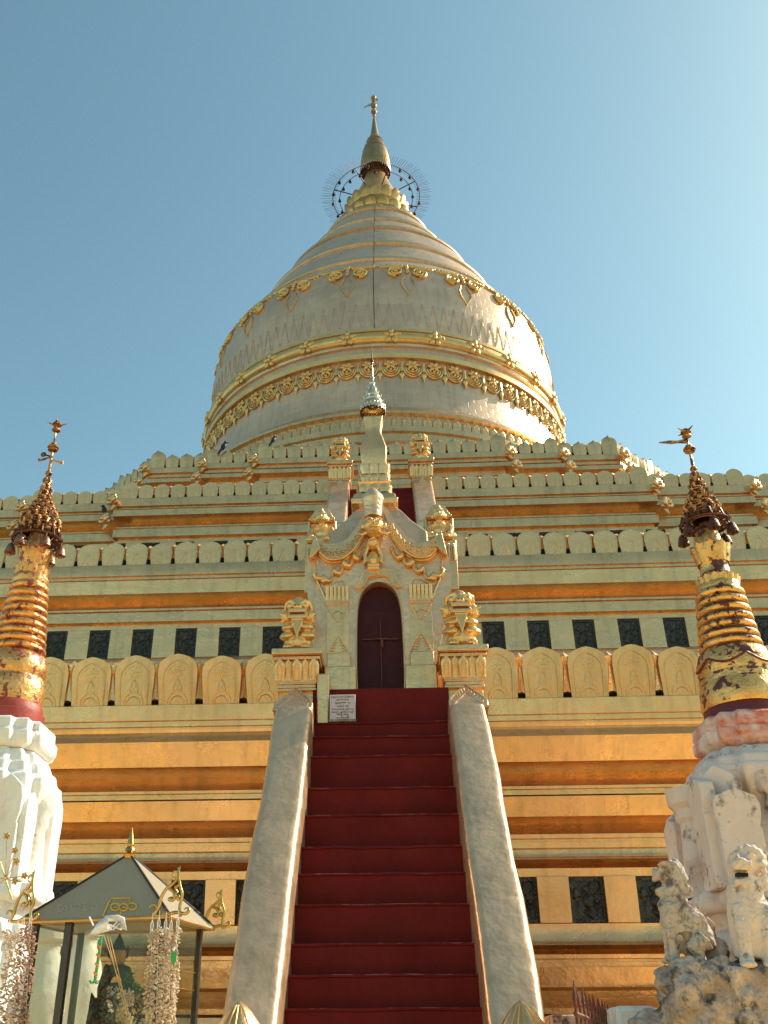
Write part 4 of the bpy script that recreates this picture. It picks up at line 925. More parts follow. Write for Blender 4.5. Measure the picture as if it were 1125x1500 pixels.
# hood over the arch
hood = [(-24, 838), (-18, 834), (18, 834), (24, 838), (27, 848), (30, 854), (34, 857), (32, 860), (24, 859), (18, 851), (15, 845), (0, 842), (-15, 845), (-18, 851), (-24, 859), (-32, 860), (-34, 857), (-30, 854), (-27, 848)]
b = MB(); hood = crv2(hood+hood[:1], 3)[:-1]; b.prism([g3(x, y, YG-0.045) for x, y in hood], (0, 0.05, 0)); b.tube([g3(x, y, YG-0.045) for x, y in hood], 0.009, 5, True); b.build('arch_hood', 'gold', GT, bev=0.006)
b = MB(); b.tube([g3(x, y, YG-0.004) for x, y in [(-35, 1000)]+[(-x-1.5, y-1) for x, y in arch_in[1:]][:]+[(x+1.5, y-1) for x, y in arch_in[::-1][1:-1]]+[(35, 1000)]], 0.012, 5); b.build('arch_bead', 'gold', GT, sharp=70)
# door
DR = []
b = MB(); poly = [g3(x, y, YG+0.14) for x, y in [(34, 1009)]+[(x+0.5, y) for x, y in arch_in[1:]]]+[g3(-x, y, YG+0.14) for x, y in [(x+0.5, y) for x, y in arch_in[::-1][1:-1]]+[(34, 1009)]]
b.prism(poly, (0, 0.05, 0)); b.span((-0.31, YG+0.02, 5.60), (0.31, YG+0.14, 5.88)); door = b.build('door', 'door', GT)
b = MB(); b.box((0.012, YG+0.125, 6.35), (0.012, 0.02, 1.05)); b.box((0, YG+0.125, 6.60), (0.50, 0.02, 0.015)); b.build('door_trim', 'lacquer', door)
b = MB(); b.box((0.01, YG+0.11, 6.60), (0.17, 0.025, 0.02)); b.box((0.03, YG+0.10, 6.53), (0.03, 0.03, 0.12)); b.build('latch', 'iron', door, bev=0.003)
# deity on the gable: mask, crown, torso, pleated skirt
b = MB(); c = g3(-5, 772, YG-0.16)
b.ell(c, (0.135, 0.13, 0.125)); b.ell(c+Vector((0, 0.0, -0.10)), (0.10, 0.10, 0.06))
for s in (-1, 1):
    b.ell(c+Vector((s*0.055, -0.115, 0.02)), (0.034, 0.02, 0.022)); b.tube([c+Vector((s*0.02, -0.125, 0.055)), c+Vector((s*0.06, -0.13, 0.072)), c+Vector((s*0.11, -0.10, 0.045))], 0.013, 6)
    b.ell(c+Vector((s*0.145, -0.02, 0.0)), (0.03, 0.03, 0.05)); b.tube([c+Vector((s*0.10, -0.06, -0.13)), c+Vector((s*0.17, -0.07, -0.17)), c+Vector((s*0.21, -0.06, -0.13))], [0.03, 0.025, 0.008], 6)
b.ell(c+Vector((0, -0.14, 0.0)), (0.022, 0.03, 0.034)); b.tube([c+Vector((-0.06, -0.10, -0.055)), c+Vector((0, -0.13, -0.065)), c+Vector((0.06, -0.10, -0.055))], 0.015, 6); b.tube([c+Vector((-0.07, -0.085, -0.095)), c+Vector((0, -0.11, -0.11)), c+Vector((0.07, -0.085, -0.095))], 0.014, 6)
c2 = g3(-7, 797, YG-0.08); b.ell(c2, (0.095, 0.075, 0.09)); b.ell(c2+Vector((0, -0.06, 0.0)), (0.045, 0.03, 0.045)); b.tube([c2+Vector((0.06*cos(t), -0.06, 0.06*sin(t))) for t in [k*pi/8 for k in range(16)]], 0.01, 5, True)
c3 = g3(-7, 820, YG-0.05)
b.ell(c3, (0.085, 0.06, 0.14)); b.ell(c3+Vector((0, -0.03, -0.02)), (0.05, 0.05, 0.07)); b.box(g3(-7, 834, YG-0.04), (0.15, 0.1, 0.05))
for s in (-1, 1):
    b.tube([c2+Vector((s*0.07, 0, -0.05)), c3+Vector((s*0.11, -0.03, 0.06)), c3+Vector((s*0.10, -0.04, -0.04)), c3+Vector((s*0.13, -0.02, -0.08))], [0.03, 0.028, 0.024, 0.012], 6)
for k in range(5): b.ell(c3+Vector((-0.06+0.03*k, -0.04, -0.10)), (0.02, 0.025, 0.04), None, 8, 6)
pc = g3(-6, 800, YG-0.04)
b.v = [(pc.x+(vx-pc.x)*1.08, pc.y+(vy-pc.y)*1.15, pc.z+(vz-pc.z)*1.0) for vx, vy, vz in b.v]
DE = sculpt(b, 'deity', 'gold_shiny', GT, 0.0075, 1)
b = MB(); c = g3(-6, 759, YG-0.12)
pr = [(-0.02, 0.115), (0.06, 0.12), (0.14, 0.125), (0.22, 0.138), (0.27, 0.15), (0.32, 0.145), (0.38, 0.11), (0.44, 0.06), (0.50, 0.006)]
b.lathe((c.x, c.y+0.02, c.z+0.04), pr, 28, shape=lambda a: 1+0.08*abs(cos(2*a)), cap=True)
for k in range(4): b.tube([(c.x+(0.118+0.008*k)*cos(t), c.y+0.02+(0.118+0.008*k)*sin(t), c.z+0.08+0.075*k+0.022*cos(5*t)) for t in [j*pi/20 for j in range(40)]], 0.009, 5, True)
sculpt(b, 'crown', 'gold_rail', DE, 0.008, 1)
# square roof and spire
def sq(b, c, prof, rot=pi/4): b.lathe(c, [(z, r*sqrt(2)) for z, r in prof], 4, rot=rot)
YS = 13.25
def s3(hw, py): z = Zr(py, YS-0.35); q = g3(hw, py, YS-0.1); return (z, q.x)
b = MB(); sq(b, (0, YS, 0), [(g3(0, 850, YS).z, 0.74), (s3(66, 797)[0], 0.72), s3(48, 770), s3(35, 750), s3(25, 737)]); b.build('roof', 'gold_rail', GT, bev=0.02)
SPX = -0.045
b = MB(); sq(b, (SPX, YS, 0), [s3(25, 739), s3(33, 736), s3(34, 729), s3(31, 727), s3(30, 722), s3(25, 717), s3(23, 716), s3(22, 704), s3(25, 700), s3(20, 699), s3(19.5, 691), s3(21, 688), s3(19, 687), s3(19, 673), s3(19, 671)])
sp_ = b.build('spire', 'gold', GT, bev=0.012)
def petal_ring(b, hw_lo, y_lo, hw_hi, y_hi, n=3):
    z0, r0 = s3(hw_lo, y_lo); z1_, r1 = s3(hw_hi, y_hi)
    for k in range(4):
        R = Matrix.Rotation(k*pi/2, 3, 'Z')
        for i in range(n):
            xc = -r1+(2*r1)*(i+0.5)/n; hw = r1/n*0.94; rows = [(0.8, 0), (0.95, 0.5), (0.9, 0.75), (0.6, 0.92), (0, 1.0)]; vs = []
            for q, t in rows:
                y = -(r0+(r1-r0)*t)-0.012; z = z0+(z1_-z0)*t
                for u, o in ((-1, 0), (-0.45, -0.02), (0.45, -0.02), (1, 0), (0, 0.06)): vs.append(R @ Vector((xc*(r0/r1 if t < 0.3 else 1)+u*q*hw, y+o, 0))+Vector((SPX, YS, z)))
            fs = []
            for j in range(len(rows)-1):
                for i2 in range(5): fs.append((j*5+i2, j*5+(i2+1) % 5, j*5+5+(i2+1) % 5, j*5+5+i2))
            b.add(vs, fs)
b = MB(); petal_ring(b, 22.5, 716, 23, 704); petal_ring(b, 19.5, 699, 20.5, 689); petal_ring(b, 18, 687, 21, 671); b.build('petal_frieze', 'gold', sp_, sharp=50)
b = MB(); sq(b, (SPX, YS, 0), [s3(16, 674), s3(18.5, 662), s3(19, 650), s3(18.5, 646), s3(14, 630), s3(11, 621), s3(11.5, 612), s3(14, 600), s3(14, 598), s3(8, 597)]); b.build('shaft', 'gold', sp_, bev=0.02)
zc = Zr(600, YS-0.1); k1 = g3(1, 600, YS).x
def um(hw, py): return (Zr(py, YS-0.1)-0, hw*k1)
b = MB(); pr = [um(17.5, 598), um(17.8, 592), um(17, 589), um(14, 587), um(13.6, 584), um(14, 583), um(11, 580), um(10.5, 577), um(11, 576), um(8.5, 573), um(8, 570), um(6.2, 567), um(6.5, 565), um(4.4, 562), um(3.4, 558), um(4.6, 556), um(2.2, 553), um(2.6, 548), um(1.6, 540), um(1.0, 528), um(0.8, 523)]
b.lathe((SPX, YS, 0), pr+[(pr[0][0]+0.001, pr[0][1]*0.93)][:0], 28); 
for k in range(22):
    a = k*2*pi/22; b.ell((SPX+pr[1][1]*cos(a), YS+pr[1][1]*sin(a), pr[1][0]), (0.016, 0.016, 0.03), None, 6, 4)
for q, n in ((5, 10), (8, 8), (11, 8)):
    for k in range(n): a = k*2*pi/n; b.cone((SPX+pr[q][1]*cos(a), YS+pr[q][1]*sin(a), pr[q][0]), (SPX+pr[q][1]*1.25*cos(a), YS+pr[q][1]*1.25*sin(a), pr[q][0]+0.05), 0.012, 0.003, 5)
um_ = b.build('umbrella', 'silver_gold', GT, sharp=50)
b = MB(); b.lathe((SPX, YS, 0), [(pr[0][0]-0.03, pr[0][1]*0.98), (pr[0][0]+0.02, pr[0][1]*0.98)], 24)
for k in range(22): a = k*2*pi/22; b.ell((SPX+pr[1][1]*1.02*cos(a), YS+pr[1][1]*1.02*sin(a), pr[0][0]-0.02), (0.012, 0.012, 0.04), None, 6, 4)
b.build('fringe', 'hti_dark', um_)
b = MB(); zt = um(1, 523)[0]; b.ell((SPX, YS, zt), (0.032, 0.032, 0.045), None, 8, 6); b.ell((SPX, YS, zt-0.07), 0.02, None, 8, 6); b.tube([(SPX, YS, zt), (SPX, YS, zt+0.36)], [0.014, 0.004], 5); b.build('tip', 'hti_dark', um_)

# ---- inscribed stone leaning on the step
SX0, SX1 = W(483, 1050, 11.72).x, W(521, 1050, 11.72).x; sz0, sz1_ = Zr(1055, 11.72, 500), Zr(1018, 11.72, 500)
PL = thing('inscription_plaque', ((SX0+SX1)/2, 11.72, sz0), 'pinkish stone plaque with rows of black Burmese writing standing left of the door', 'plaque')
b = MB(); b.span((SX0, 11.70, sz0), (SX1, 11.74, sz1_)); b.build('slab', 'marble', PL, bev=0.004)
lines = [('ဘုရားဒကာ ဦးဖိုးသာ', 1.0, 0.90, 1.0), ('နှင့် မိသားစု', 0.55, 0.79, 1.0), ('ရွှေဂူတံခါး ၁၃', 0.66, 0.665, 1.0), ('ကုသိုလ် အဖို့', 0.52, 0.53, 1.0), ('သာသနာတော် ထွန်းကား', 1.0, 0.41, 1.0), ('စေရန် လှူဒါန်းသည်', 1.0, 0.30, 1.0), ('အမျှ အမျှ', 0.5, 0.19, 1.0), ('ယူတော်မူကြပါ', 0.56, 0.08, 1.0)]
W_, H_ = SX1-SX0, sz1_-sz0
for tx, wf, v, _ in lines:
    cu = bpy.data.curves.new('writing', 'FONT'); cu.body = tx; cu.size = 0.03; cu.align_x = 'CENTER'; cu.align_y = 'CENTER'; cu.extrude = 0.001; cu.offset = 0.0006
    t = bpy.data.objects.new('writing', cu); COL.objects.link(t)
    dg = bpy.context.evaluated_depsgraph_get(); dg.update(); me = bpy.data.meshes.new_from_object(t.evaluated_get(dg)); bpy.data.objects.remove(t)
    if not len(me.vertices): continue
    xs = [q.co.x for q in me.vertices]; cx_ = (min(xs)+max(xs))/2; sc = W_*0.88*wf/(max(xs)-min(xs))
    ys = [q.co.y for q in me.vertices]; cy_ = (min(ys)+max(ys))/2; sy = min(sc, H_*0.105/(max(ys)-min(ys)))
    me2 = MB(); me2.add([((SX0+SX1)/2+(q.co.x-cx_)*sc, 11.6985-q.co.z*0.5, sz0+H_*v+(q.co.y-cy_)*sy) for q in me.vertices], [tuple(p.vertices) for p in me.polygons])
    me2.build('writing', 'ink', PL, fix=False)
b = MB(); b.box(((SX0+SX1)/2, 11.72, sz0-0.012), (W_*1.05, 0.07, 0.03)); b.build('foot', 'rock', PL)
# ================================================================== SMALL STUPAS WITH GOLD SPIRES
def redent(r, n=0.16):                            # notched square, counter-clockwise
    q = [(1, -0.55), (1, 0.55), (0.82, 0.55), (0.82, 0.82), (0.55, 0.82), (0.55, 1)]
    pts = []
    for k in range(4):
        a = k*pi/2
        for x, y in [(1.0, -0.52), (1.0, 0.52), (0.84, 0.56), (0.84, 0.84), (0.56, 0.84)]:
            pts.append((r*(x*cos(a)-y*sin(a)), r*(x*sin(a)+y*cos(a))))
    return pts
def redsweep(b, cx_, cy_, prof):
    n = 20; vs = []
    for z, r in prof: vs += [(cx_+p[0], cy_+p[1], z) for p in redent(r)]
    fs = [(j*n+i, j*n+(i+1) % n, (j+1)*n+(i+1) % n, (j+1)*n+i) for j in range(len(prof)-1) for i in range(n)]
    fs += [tuple(range(n))[::-1], tuple(range((len(prof)-1)*n, len(prof)*n))]
    b.add(vs, fs)
def small_stupa(X, Y, rows, hti, mg, mred, mpink, mwhite, lab, hti_lab, side, hm, pinkrows, baserows, redrows):
    # rows: (photo row, half width in photo pixels) read along the axis of the spire
    def zr(py, hw):
        c = W(CXP+0, py, Y); 
        # solve on the axis itself
        lo, hi = 0.0, 12.0
        for _ in range(40):
            m_ = (lo+hi)/2
            if pix((X, Y, m_))[1] > py: lo = m_
            else: hi = m_
        z = (lo+hi)/2; return z, hw*((Vector((X, Y, z))-CAM).dot(FW))/FPX
    T = thing('small_stupa', (X, Y, 0), lab, 'stupa', None)
    # white and pink base
    b = MB(); redsweep(b, X, Y, [zr(*p) for p in pinkrows]); b.build('cornice', mpink, T, bev=0.02)
    b = MB(); redsweep(b, X, Y, [zr(*p) for p in baserows]); base = b.build('base', mwhite, T, bev=0.02)
    z_lo, r_lo = zr(*baserows[0])
    b = MB(); redsweep(b, X, Y, [(z_lo+0.01, r_lo*0.9), (z_lo-0.10, r_lo*0.80), (z_lo-0.14, r_lo*0.95), (z_lo-0.24, r_lo*1.0), (z_lo-0.28, r_lo*0.9), (z_lo-0.6, r_lo*0.85), (z_lo-0.66, r_lo*1.15), (z_lo-0.9, r_lo*1.2), (0.5, r_lo*1.25), (0.45, r_lo*1.4), (0, r_lo*1.4)][::-1])
    b.build('plinth', mwhite, T, bev=0.02)
    # gold spire
    b = MB(); b.lathe((X, Y, 0), [zr(*p) for p in redrows], 36, cap=True); b.build('red_collar', mred, T, sharp=40)
    b = MB(); pr = [zr(*p) for p in rows]; b.lathe((X, Y, 0), pr, 40, shape=lambda a: 1+0.012*sin(3*a)+0.008*sin(7*a+1), cap=True)
    sp_ = b.build('spire', mg, T, sharp=60)
    return T, zr, sp_
def ringrows(y0, w0, y1, w1, n, bulge=2.2, gap=1.6):
    out = []
    for i in range(n):
        a = i/n; c = (i+1)/n; ya = y0+(y1-y0)*a; yb = y0+(y1-y0)*c; w_ = w0+(w1-w0)*(a+c)/2
        out += [(ya, w_-gap), (ya+(yb-ya)*0.15, w_+bulge*0.4), (ya+(yb-ya)*0.35, w_+bulge*0.95), (ya+(yb-ya)*0.55, w_+bulge), (ya+(yb-ya)*0.78, w_+bulge*0.5), (ya+(yb-ya)*0.92, w_-gap*0.6)]
    return out
def lotus_cup(b, X, Y, z0, r0, z1_, r1, n=10):
    for k in range(n):
        a = k*2*pi/n; c = (cos(a), sin(a)); t = (-sin(a), cos(a)); hw = pi*r1/n*1.02; rows = [(0.85, 0, 0), (0.97, 0.4, 0.004), (1.0, 0.75, 0.006), (0.85, 0.92, 0.008), (0.0, 1.02, 0.014)]; vs = []
        for q, s_, o in rows:
            r = r0+(r1-r0)*s_; z = z0+(z1_-z0)*s_
            for u, rr in ((-1, 0), (-0.4, 0.014), (0.4, 0.014), (1, 0), (0, -0.05)): vs.append((X+c[0]*(r+rr+o)+t[0]*u*q*hw, Y+c[1]*(r+rr+o)+t[1]*u*q*hw, z))
        fs = []
        for j in range(len(rows)-1):
            for i in range(5): fs.append((j*5+i, j*5+(i+1) % 5, j*5+5+(i+1) % 5, j*5+5+i))
        b.add(vs, fs)
def hti_umbrella(T_lab, X, Y, zr, rows, ringrow, ring_r, m1, m2, bell_m, rodtop, rnd, flag):
    z0, r0 = zr(*rows[0])
    H = thing('stupa_umbrella', (X, Y, z0), T_lab, 'umbrella finial', 'metal umbrellas on the small stupas')
    # open filigree cone: rings with pierced scroll work between
    b = MB(); pr = [zr(*p) for p in rows]
    for i, (z, r) in enumerate(pr):
        b.lathe((X, Y, z), [(-0.009, r), (0.0, r+0.012), (0.009, r)], 24)
        b.lathe((X, Y, z+0.03), [(-0.005, r*0.97), (0.0, r*0.97+0.006), (0.005, r*0.97)], 24)
        if i+1 < len(pr):
            z2_, r2_ = pr[i+1]; n = max(6, int(2*pi*r/0.075)); hh = z2_-z
            for k in range(n):
                a = k*2*pi/n+i*0.3; rm = (r+r2_)/2
                b.tube([(X+r*cos(a), Y+r*sin(a), z), (X+(rm+0.012)*cos(a+0.6/n*2), Y+(rm+0.012)*sin(a+0.6/n*2), z+hh*0.5), (X+r2_*cos(a-0.5/n*2), Y+r2_*sin(a-0.5/n*2), z2_)], [0.012, 0.014, 0.010], 4)
                b.tube([(X+(rm+0.016)*cos(a+q_*0.35/n*2), Y+(rm+0.016)*sin(a+q_*0.35/n*2), z+hh*(0.45+0.3*w_)) for q_, w_ in ((1, 0), (0.3, 0.8), (-0.8, 0.5), (-0.7, -0.5), (0.2, -0.6))], 0.0065, 4)
                if i % 2 == 0: b.cone((X+r*cos(a+1/n), Y+r*sin(a+1/n), z), (X+(r+0.03)*cos(a+1/n), Y+(r+0.03)*sin(a+1/n), z+0.04), 0.012, 0.002, 4)
    b.build('filigree_cone', m1, H, sharp=60)
    b = MB(); core = [(z, max(0.004, r*0.80)) for z, r in pr]; b.lathe((X, Y, 0), core, 20); b.build('inner_cone', 'hti_dark', H)
    # ring with scroll work and hanging bells
    zz, _ = zr(ringrow, 1); b = MB()
    for rr, th in ((ring_r, 0.011), (ring_r*0.72, 0.009)): b.tube([(X+rr*cos(a), Y+rr*sin(a), zz-(0.05 if rr == ring_r else -0.02)) for a in [k*2*pi/32 for k in range(32)]], th, 5, True)
    for k in range(12):
        a = k*pi/6; ca, sa = cos(a), sin(a)
        b.tube([(X+pr[0][1]*ca, Y+pr[0][1]*sa, z0), (X+ring_r*0.9*ca, Y+ring_r*0.9*sa, zz+0.03), (X+ring_r*ca, Y+ring_r*sa, zz-0.05)], 0.012, 5)
        for s in (-1, 1):
            cc = a+s*0.2; b.tube([(X+(ring_r*0.8+u)*cos(cc)-v*sin(cc)*s, Y+(ring_r*0.8+u)*sin(cc)+v*cos(cc)*s, zz-0.02) for u, v in spiral(0.05, 1.2, 12, 1, 0.3)], 0.008, 4)
    b.build('bell_ring', m2, H, sharp=60)
    bm_ = MB(); bm_.lathe((0, 0, -0.135), [(0, 0.055), (0.02, 0.052), (0.06, 0.042), (0.09, 0.03), (0.11, 0.008)], 12, cap=True); bm_.tube([(0, 0, -0.03), (0, 0, 0.02)], 0.006, 4); bm_.ell((0, 0, -0.15), 0.016, None, 6, 4)
    bme = bm_.mesh('bell', [M[bell_m]], True, 50)
    for k in range(6): a = k*pi/3+rnd; inst(bme, 'bell', H, (X+ring_r*cos(a), Y+ring_r*sin(a), zz-0.06))
    # rod with little cups
    zt, _ = zr(rodtop, 1); zb = pr[-1][0]; b = MB(); b.tube([(X, Y, zb-0.05), (X, Y, zt)], [0.018, 0.007], 6)
    L = zt-zb
    for f, r in ((0.08, 0.035), (0.50, 0.05), (0.545, 0.06), (0.60, 0.035), (0.86, 0.045), (0.90, 0.028), (0.965, 0.05), (0.99, 0.03)): b.lathe((X, Y, zb+L*f), [(-0.018, r*0.5), (-0.008, r), (0.012, r*0.85), (0.02, r*0.3)], 12, cap=True)
    for k in range(4): a = k*pi/2+rnd; b.cone((X+0.04*cos(a), Y+0.04*sin(a), zb+L*0.955), (X+0.10*cos(a), Y+0.10*sin(a), zb+L*0.99), 0.012, 0.003, 5)
    if flag:
        b.prism([(X, Y, zb+L*0.70), (X-0.09, Y, zb+L*0.715), (X-0.15, Y, zb+L*0.70), (X-0.27, Y, zb+L*0.735), (X-0.17, Y, zb+L*0.765), (X-0.10, Y, zb+L*0.755), (X, Y, zb+L*0.80)], (0, 0.02, 0))
    else:
        for s, f in ((1, 0.30), (-1, 0.36)): b.tube([(X, Y, zb+L*(f+0.02)), (X+s*0.10, Y, zb+L*(f-0.04)), (X+s*0.13, Y, zb+L*(f-0.035))], [0.01, 0.012, 0.02], 5); b.ell((X-0.09, Y, zb+L*0.42), (0.03, 0.012, 0.03), None, 8, 6); b.tube([(X, Y, zb+L*0.38), (X-0.07, Y, zb+L*0.41)], 0.008, 5)
    b.build('rod', m1, H, sharp=60)
    return H
# --- left
Xl, Yl = -3.265, 8.2
left_rows = [(1036, 46), (1033, 47), (1012, 46.5), (1000, 45), (998, 43), (995, 43.5), (992, 45), (976, 45.5), (966, 42), (962, 38)]+ringrows(960, 37.5, 858, 25, 9, 2.6, 2.6)+[(857, 24), (852, 27), (848, 25), (842, 19), (834, 17), (828, 19), (822, 16.5), (808, 15), (800, 15), (790, 13.5), (780, 11)]
pink_l = [(1109, 62), (1103, 70), (1100, 71), (1087, 71), (1084, 67), (1070, 66), (1067, 62)]
base_l = [(1330, 96), (1322, 103), (1300, 98), (1296, 86), (1290, 80), (1200, 72), (1190, 76), (1180, 82), (1165, 88), (1150, 86), (1147, 80), (1132, 76), (1128, 70), (1118, 66), (1109, 60)]
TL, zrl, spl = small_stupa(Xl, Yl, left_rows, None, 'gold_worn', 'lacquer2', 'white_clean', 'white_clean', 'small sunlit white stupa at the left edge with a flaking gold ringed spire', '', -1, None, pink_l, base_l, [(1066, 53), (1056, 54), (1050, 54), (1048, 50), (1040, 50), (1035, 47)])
b = MB(); z0, r0 = zrl(832, 17); zA, rA = zrl(808, 22); lotus_cup(b, Xl, Yl, z0, r0*0.95, zA, rA, 10); b.build('lotus_cup', 'gold_worn', spl, sharp=50); b = MB(); z0, r0 = zrl(857, 19); zA, rA = zrl(834, 23); lotus_cup(b, Xl, Yl, z0, r0*0.95, zA, rA, 11); b.build('lotus_cup', 'gold_worn', spl, sharp=50)
HL = hti_umbrella('coppery openwork umbrella finial with hanging bells on the left small stupa', Xl, Yl, zrl, [(782, 27), (774, 28.5), (766, 27), (758, 24), (750, 18.5), (743, 15), (736, 11), (728, 8), (720, 6), (710, 4.2), (700, 3)], 786, 0.235, 'hti_gold', 'hti_dark', 'bell_metal', 619, 0.2, False)
# --- right
Xr, Yr = 3.064, 8.0
right_rows = [(1041, 57), (1038, 58.5), (1022, 57), (1006, 55), (1003, 53), (998, 54.5), (993, 52)]+[(990, 53), (976, 53.5), (960, 48), (956, 44)]+ringrows(955, 43, 868, 31.5, 7, 3.0, 2.8)+[(866, 30), (860, 31), (857, 27), (850, 28), (846, 25), (842, 21), (828, 20), (826, 22), (818, 20), (800, 18.5), (790, 17.5), (780, 15), (768, 9)]
pink_r = [(1107, 62), (1101, 70), (1098, 74), (1082, 74), (1080, 70), (1077, 73), (1063, 71), (1058, 64)]
base_r = [(1345, 134), (1338, 142), (1320, 140), (1312, 128), (1308, 122), (1222, 96), (1210, 86), (1198, 82), (1184, 82), (1180, 90), (1165, 96), (1158, 100), (1142, 100), (1138, 94), (1126, 90), (1122, 82), (1112, 76), (1106, 62)]
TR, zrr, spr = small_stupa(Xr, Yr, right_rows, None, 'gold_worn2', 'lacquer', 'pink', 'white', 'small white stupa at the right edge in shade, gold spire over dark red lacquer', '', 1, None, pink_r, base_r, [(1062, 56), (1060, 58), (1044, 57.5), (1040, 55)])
b = MB(); z0, r0 = zrr(828, 20); zA, rA = zrr(802, 25.5); lotus_cup(b, Xr, Yr, z0, r0, zA, rA, 10); b.build('lotus_cup', 'gold_worn2', spr, sharp=50); b = MB(); z0, r0 = zrr(866, 27); zA, rA = zrr(850, 29); lotus_cup(b, Xr, Yr, z0, r0, zA, rA, 16); b.build('lotus_cup', 'gold_worn2', spr, sharp=50)
b = MB()
for k in range(6):
    a0 = k*pi/3; 
    b.tube([(Xr+rr*cos(a0+t), Yr+rr*sin(a0+t), zz) for t, (zz, rr) in [(-0.5+1.0*j/8, (zrr(974+10*abs(sin(pi*j/8)), 1)[0], zrr(980, 54)[1]*1.005)) for j in range(9)]], 0.010, 5)
b.build('festoon', 'lacquer', spr, sharp=70)
HR = hti_umbrella('dark openwork umbrella finial with black bells and a flag vane on the right small stupa', Xr, Yr, zrr, [(764, 20), (756, 24), (748, 24), (740, 22), (732, 17), (724, 13), (716, 10), (708, 8), (700, 5), (692, 3)], 762, 0.22, 'hti_gold', 'hti_dark', 'hti_dark', 630, 0.5, True)
def leafpanel(b, c, hw, z0, zs, z1_, yaw, th=0.11):   # slab with a flaring pointed leaf head
    R = Matrix.Rotation(yaw, 3, 'Z'); c = Vector(c)
    out = [(-hw*0.90, z0), (hw*0.90, z0), (hw*0.90, zs-0.06), (hw*0.82, zs-0.05), (hw*0.96, zs+0.03), (hw, zs+(z1_-zs)*0.45), (hw*0.85, zs+(z1_-zs)*0.72), (hw*0.35, z1_-0.03), (0, z1_), (-hw*0.35, z1_-0.03), (-hw*0.85, zs+(z1_-zs)*0.72), (-hw, zs+(z1_-zs)*0.45), (-hw*0.96, zs+0.03), (-hw*0.82, zs-0.05), (-hw*0.90, zs-0.06)]
    b.prism([c+R @ Vector((x, 0, z)) for x, z in out], R @ Vector((0, th, 0)))
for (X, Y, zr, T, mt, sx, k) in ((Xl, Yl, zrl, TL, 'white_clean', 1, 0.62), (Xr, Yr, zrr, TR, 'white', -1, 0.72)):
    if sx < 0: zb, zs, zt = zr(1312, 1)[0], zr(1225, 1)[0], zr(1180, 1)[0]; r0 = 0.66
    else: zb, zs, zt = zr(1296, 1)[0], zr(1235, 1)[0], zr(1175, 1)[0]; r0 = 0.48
    for q in range(4):
        a = q*pi/2
        for s in (-1, 1):
            u = s*r0*0.66; x_, y_ = u*cos(a)+r0*sin(a)*1.0, u*sin(a)-r0*cos(a)*1.0
            b = MB(); leafpanel(b, (X+x_, Y+y_, 0), r0*0.26, zb-0.02, zs+(0.12 if s > 0 else 0), zt+(0.12 if s > 0 else 0), a); b.build('leaf_panel', mt, T, bev=0.025)
    for q in range(4):                            # higher leaves on the corners
        a = q*pi/2+pi/4
        b = MB(); leafpanel(b, (X+r0*1.08*sin(a), Y-r0*1.08*cos(a), 0), r0*0.22, zs-0.02, zs+0.12, zt+0.20, a); b.build('leaf_panel', mt, T, bev=0.02)
    for q in range(4):
        a = q*pi/2; b = MB(); cx_, cy_ = X+r0*0.80*sin(a), Y-r0*0.80*cos(a)
        b.lathe((cx_, cy_, 0), [(zb-0.02, r0*0.30), (zb+0.1, r0*0.27), (zs+0.10, r0*0.22), (zs+0.13, r0*0.26), (zs+0.20, r0*0.26), (zs+0.24, r0*0.32), (zs+0.36, r0*0.34)], 20); b.build('column', mt, T)
# bulbous pots under the left stupa, seen through the glass
for i, (px, py0, py1, rpx, Y) in enumerate(((62, 1352, 1500, 31, 7.2), (118, 1345, 1500, 28, 7.6))):
    c = W(px, 1440, Y); k = ((Vector((c.x, Y, c.z))-CAM).dot(FW))/FPX; zt = Zr(py0, Y, px)
    V = thing('stone_pot', (c.x, Y, 0), ('white plaster pot with round shoulders behind the left pane of the glass shrine' if i == 0 else 'rough white stone pot behind the middle of the glass shrine, beside the dark statue'), 'pot', 'plaster pots below the left stupa')
    b = MB(); r = rpx*k
    b.lathe((c.x, Y, 0), [(zt, 0.01), (zt-0.01, r*0.8), (zt-0.05, r*0.98), (zt-0.11, r*0.95), (zt-0.13, r*0.66), (zt-0.19, r*0.62), (zt-0.30, r*0.95), (zt-0.42, r*1.15), (zt-0.55, r*1.18), (zt-0.75, r*1.0), (zt-0.85, r*0.7), (zt-0.9, r*1.2), (zt-1.1, r*1.25), (0.0, r*1.3)], 32); b.build('pot_body', 'white_clean', V, sharp=60)
    b = MB(); b.lathe((c.x, Y, 0), [(zt-0.125, r*0.70), (zt-0.145, r*0.70)], 32); b.build('rim', 'white', V)

# ================================================================== WHITE LIONS ON THE ROCK, RIGHT FOREGROUND
YL = 6.7
kL = ((W(1040, 1340, YL)-CAM).dot(FW))/FPX       # metres per photo pixel there
def q(px, py, dy=0.0):
    p = W(px, py, YL); return Vector((p.x, YL+dy, p.z))
LN1 = thing('stone_lion', (q(1000, 1400).x, YL, q(1000, 1400).z), 'weathered grey-white lion statue in profile facing left on the rock, farther left of the pair', 'lion statue', 'white lion statues below the right stupa')
b = MB()
def tub(pts, rs, n=10): b.tube([q(*p) for p in pts], [r*kL for r in rs], n)
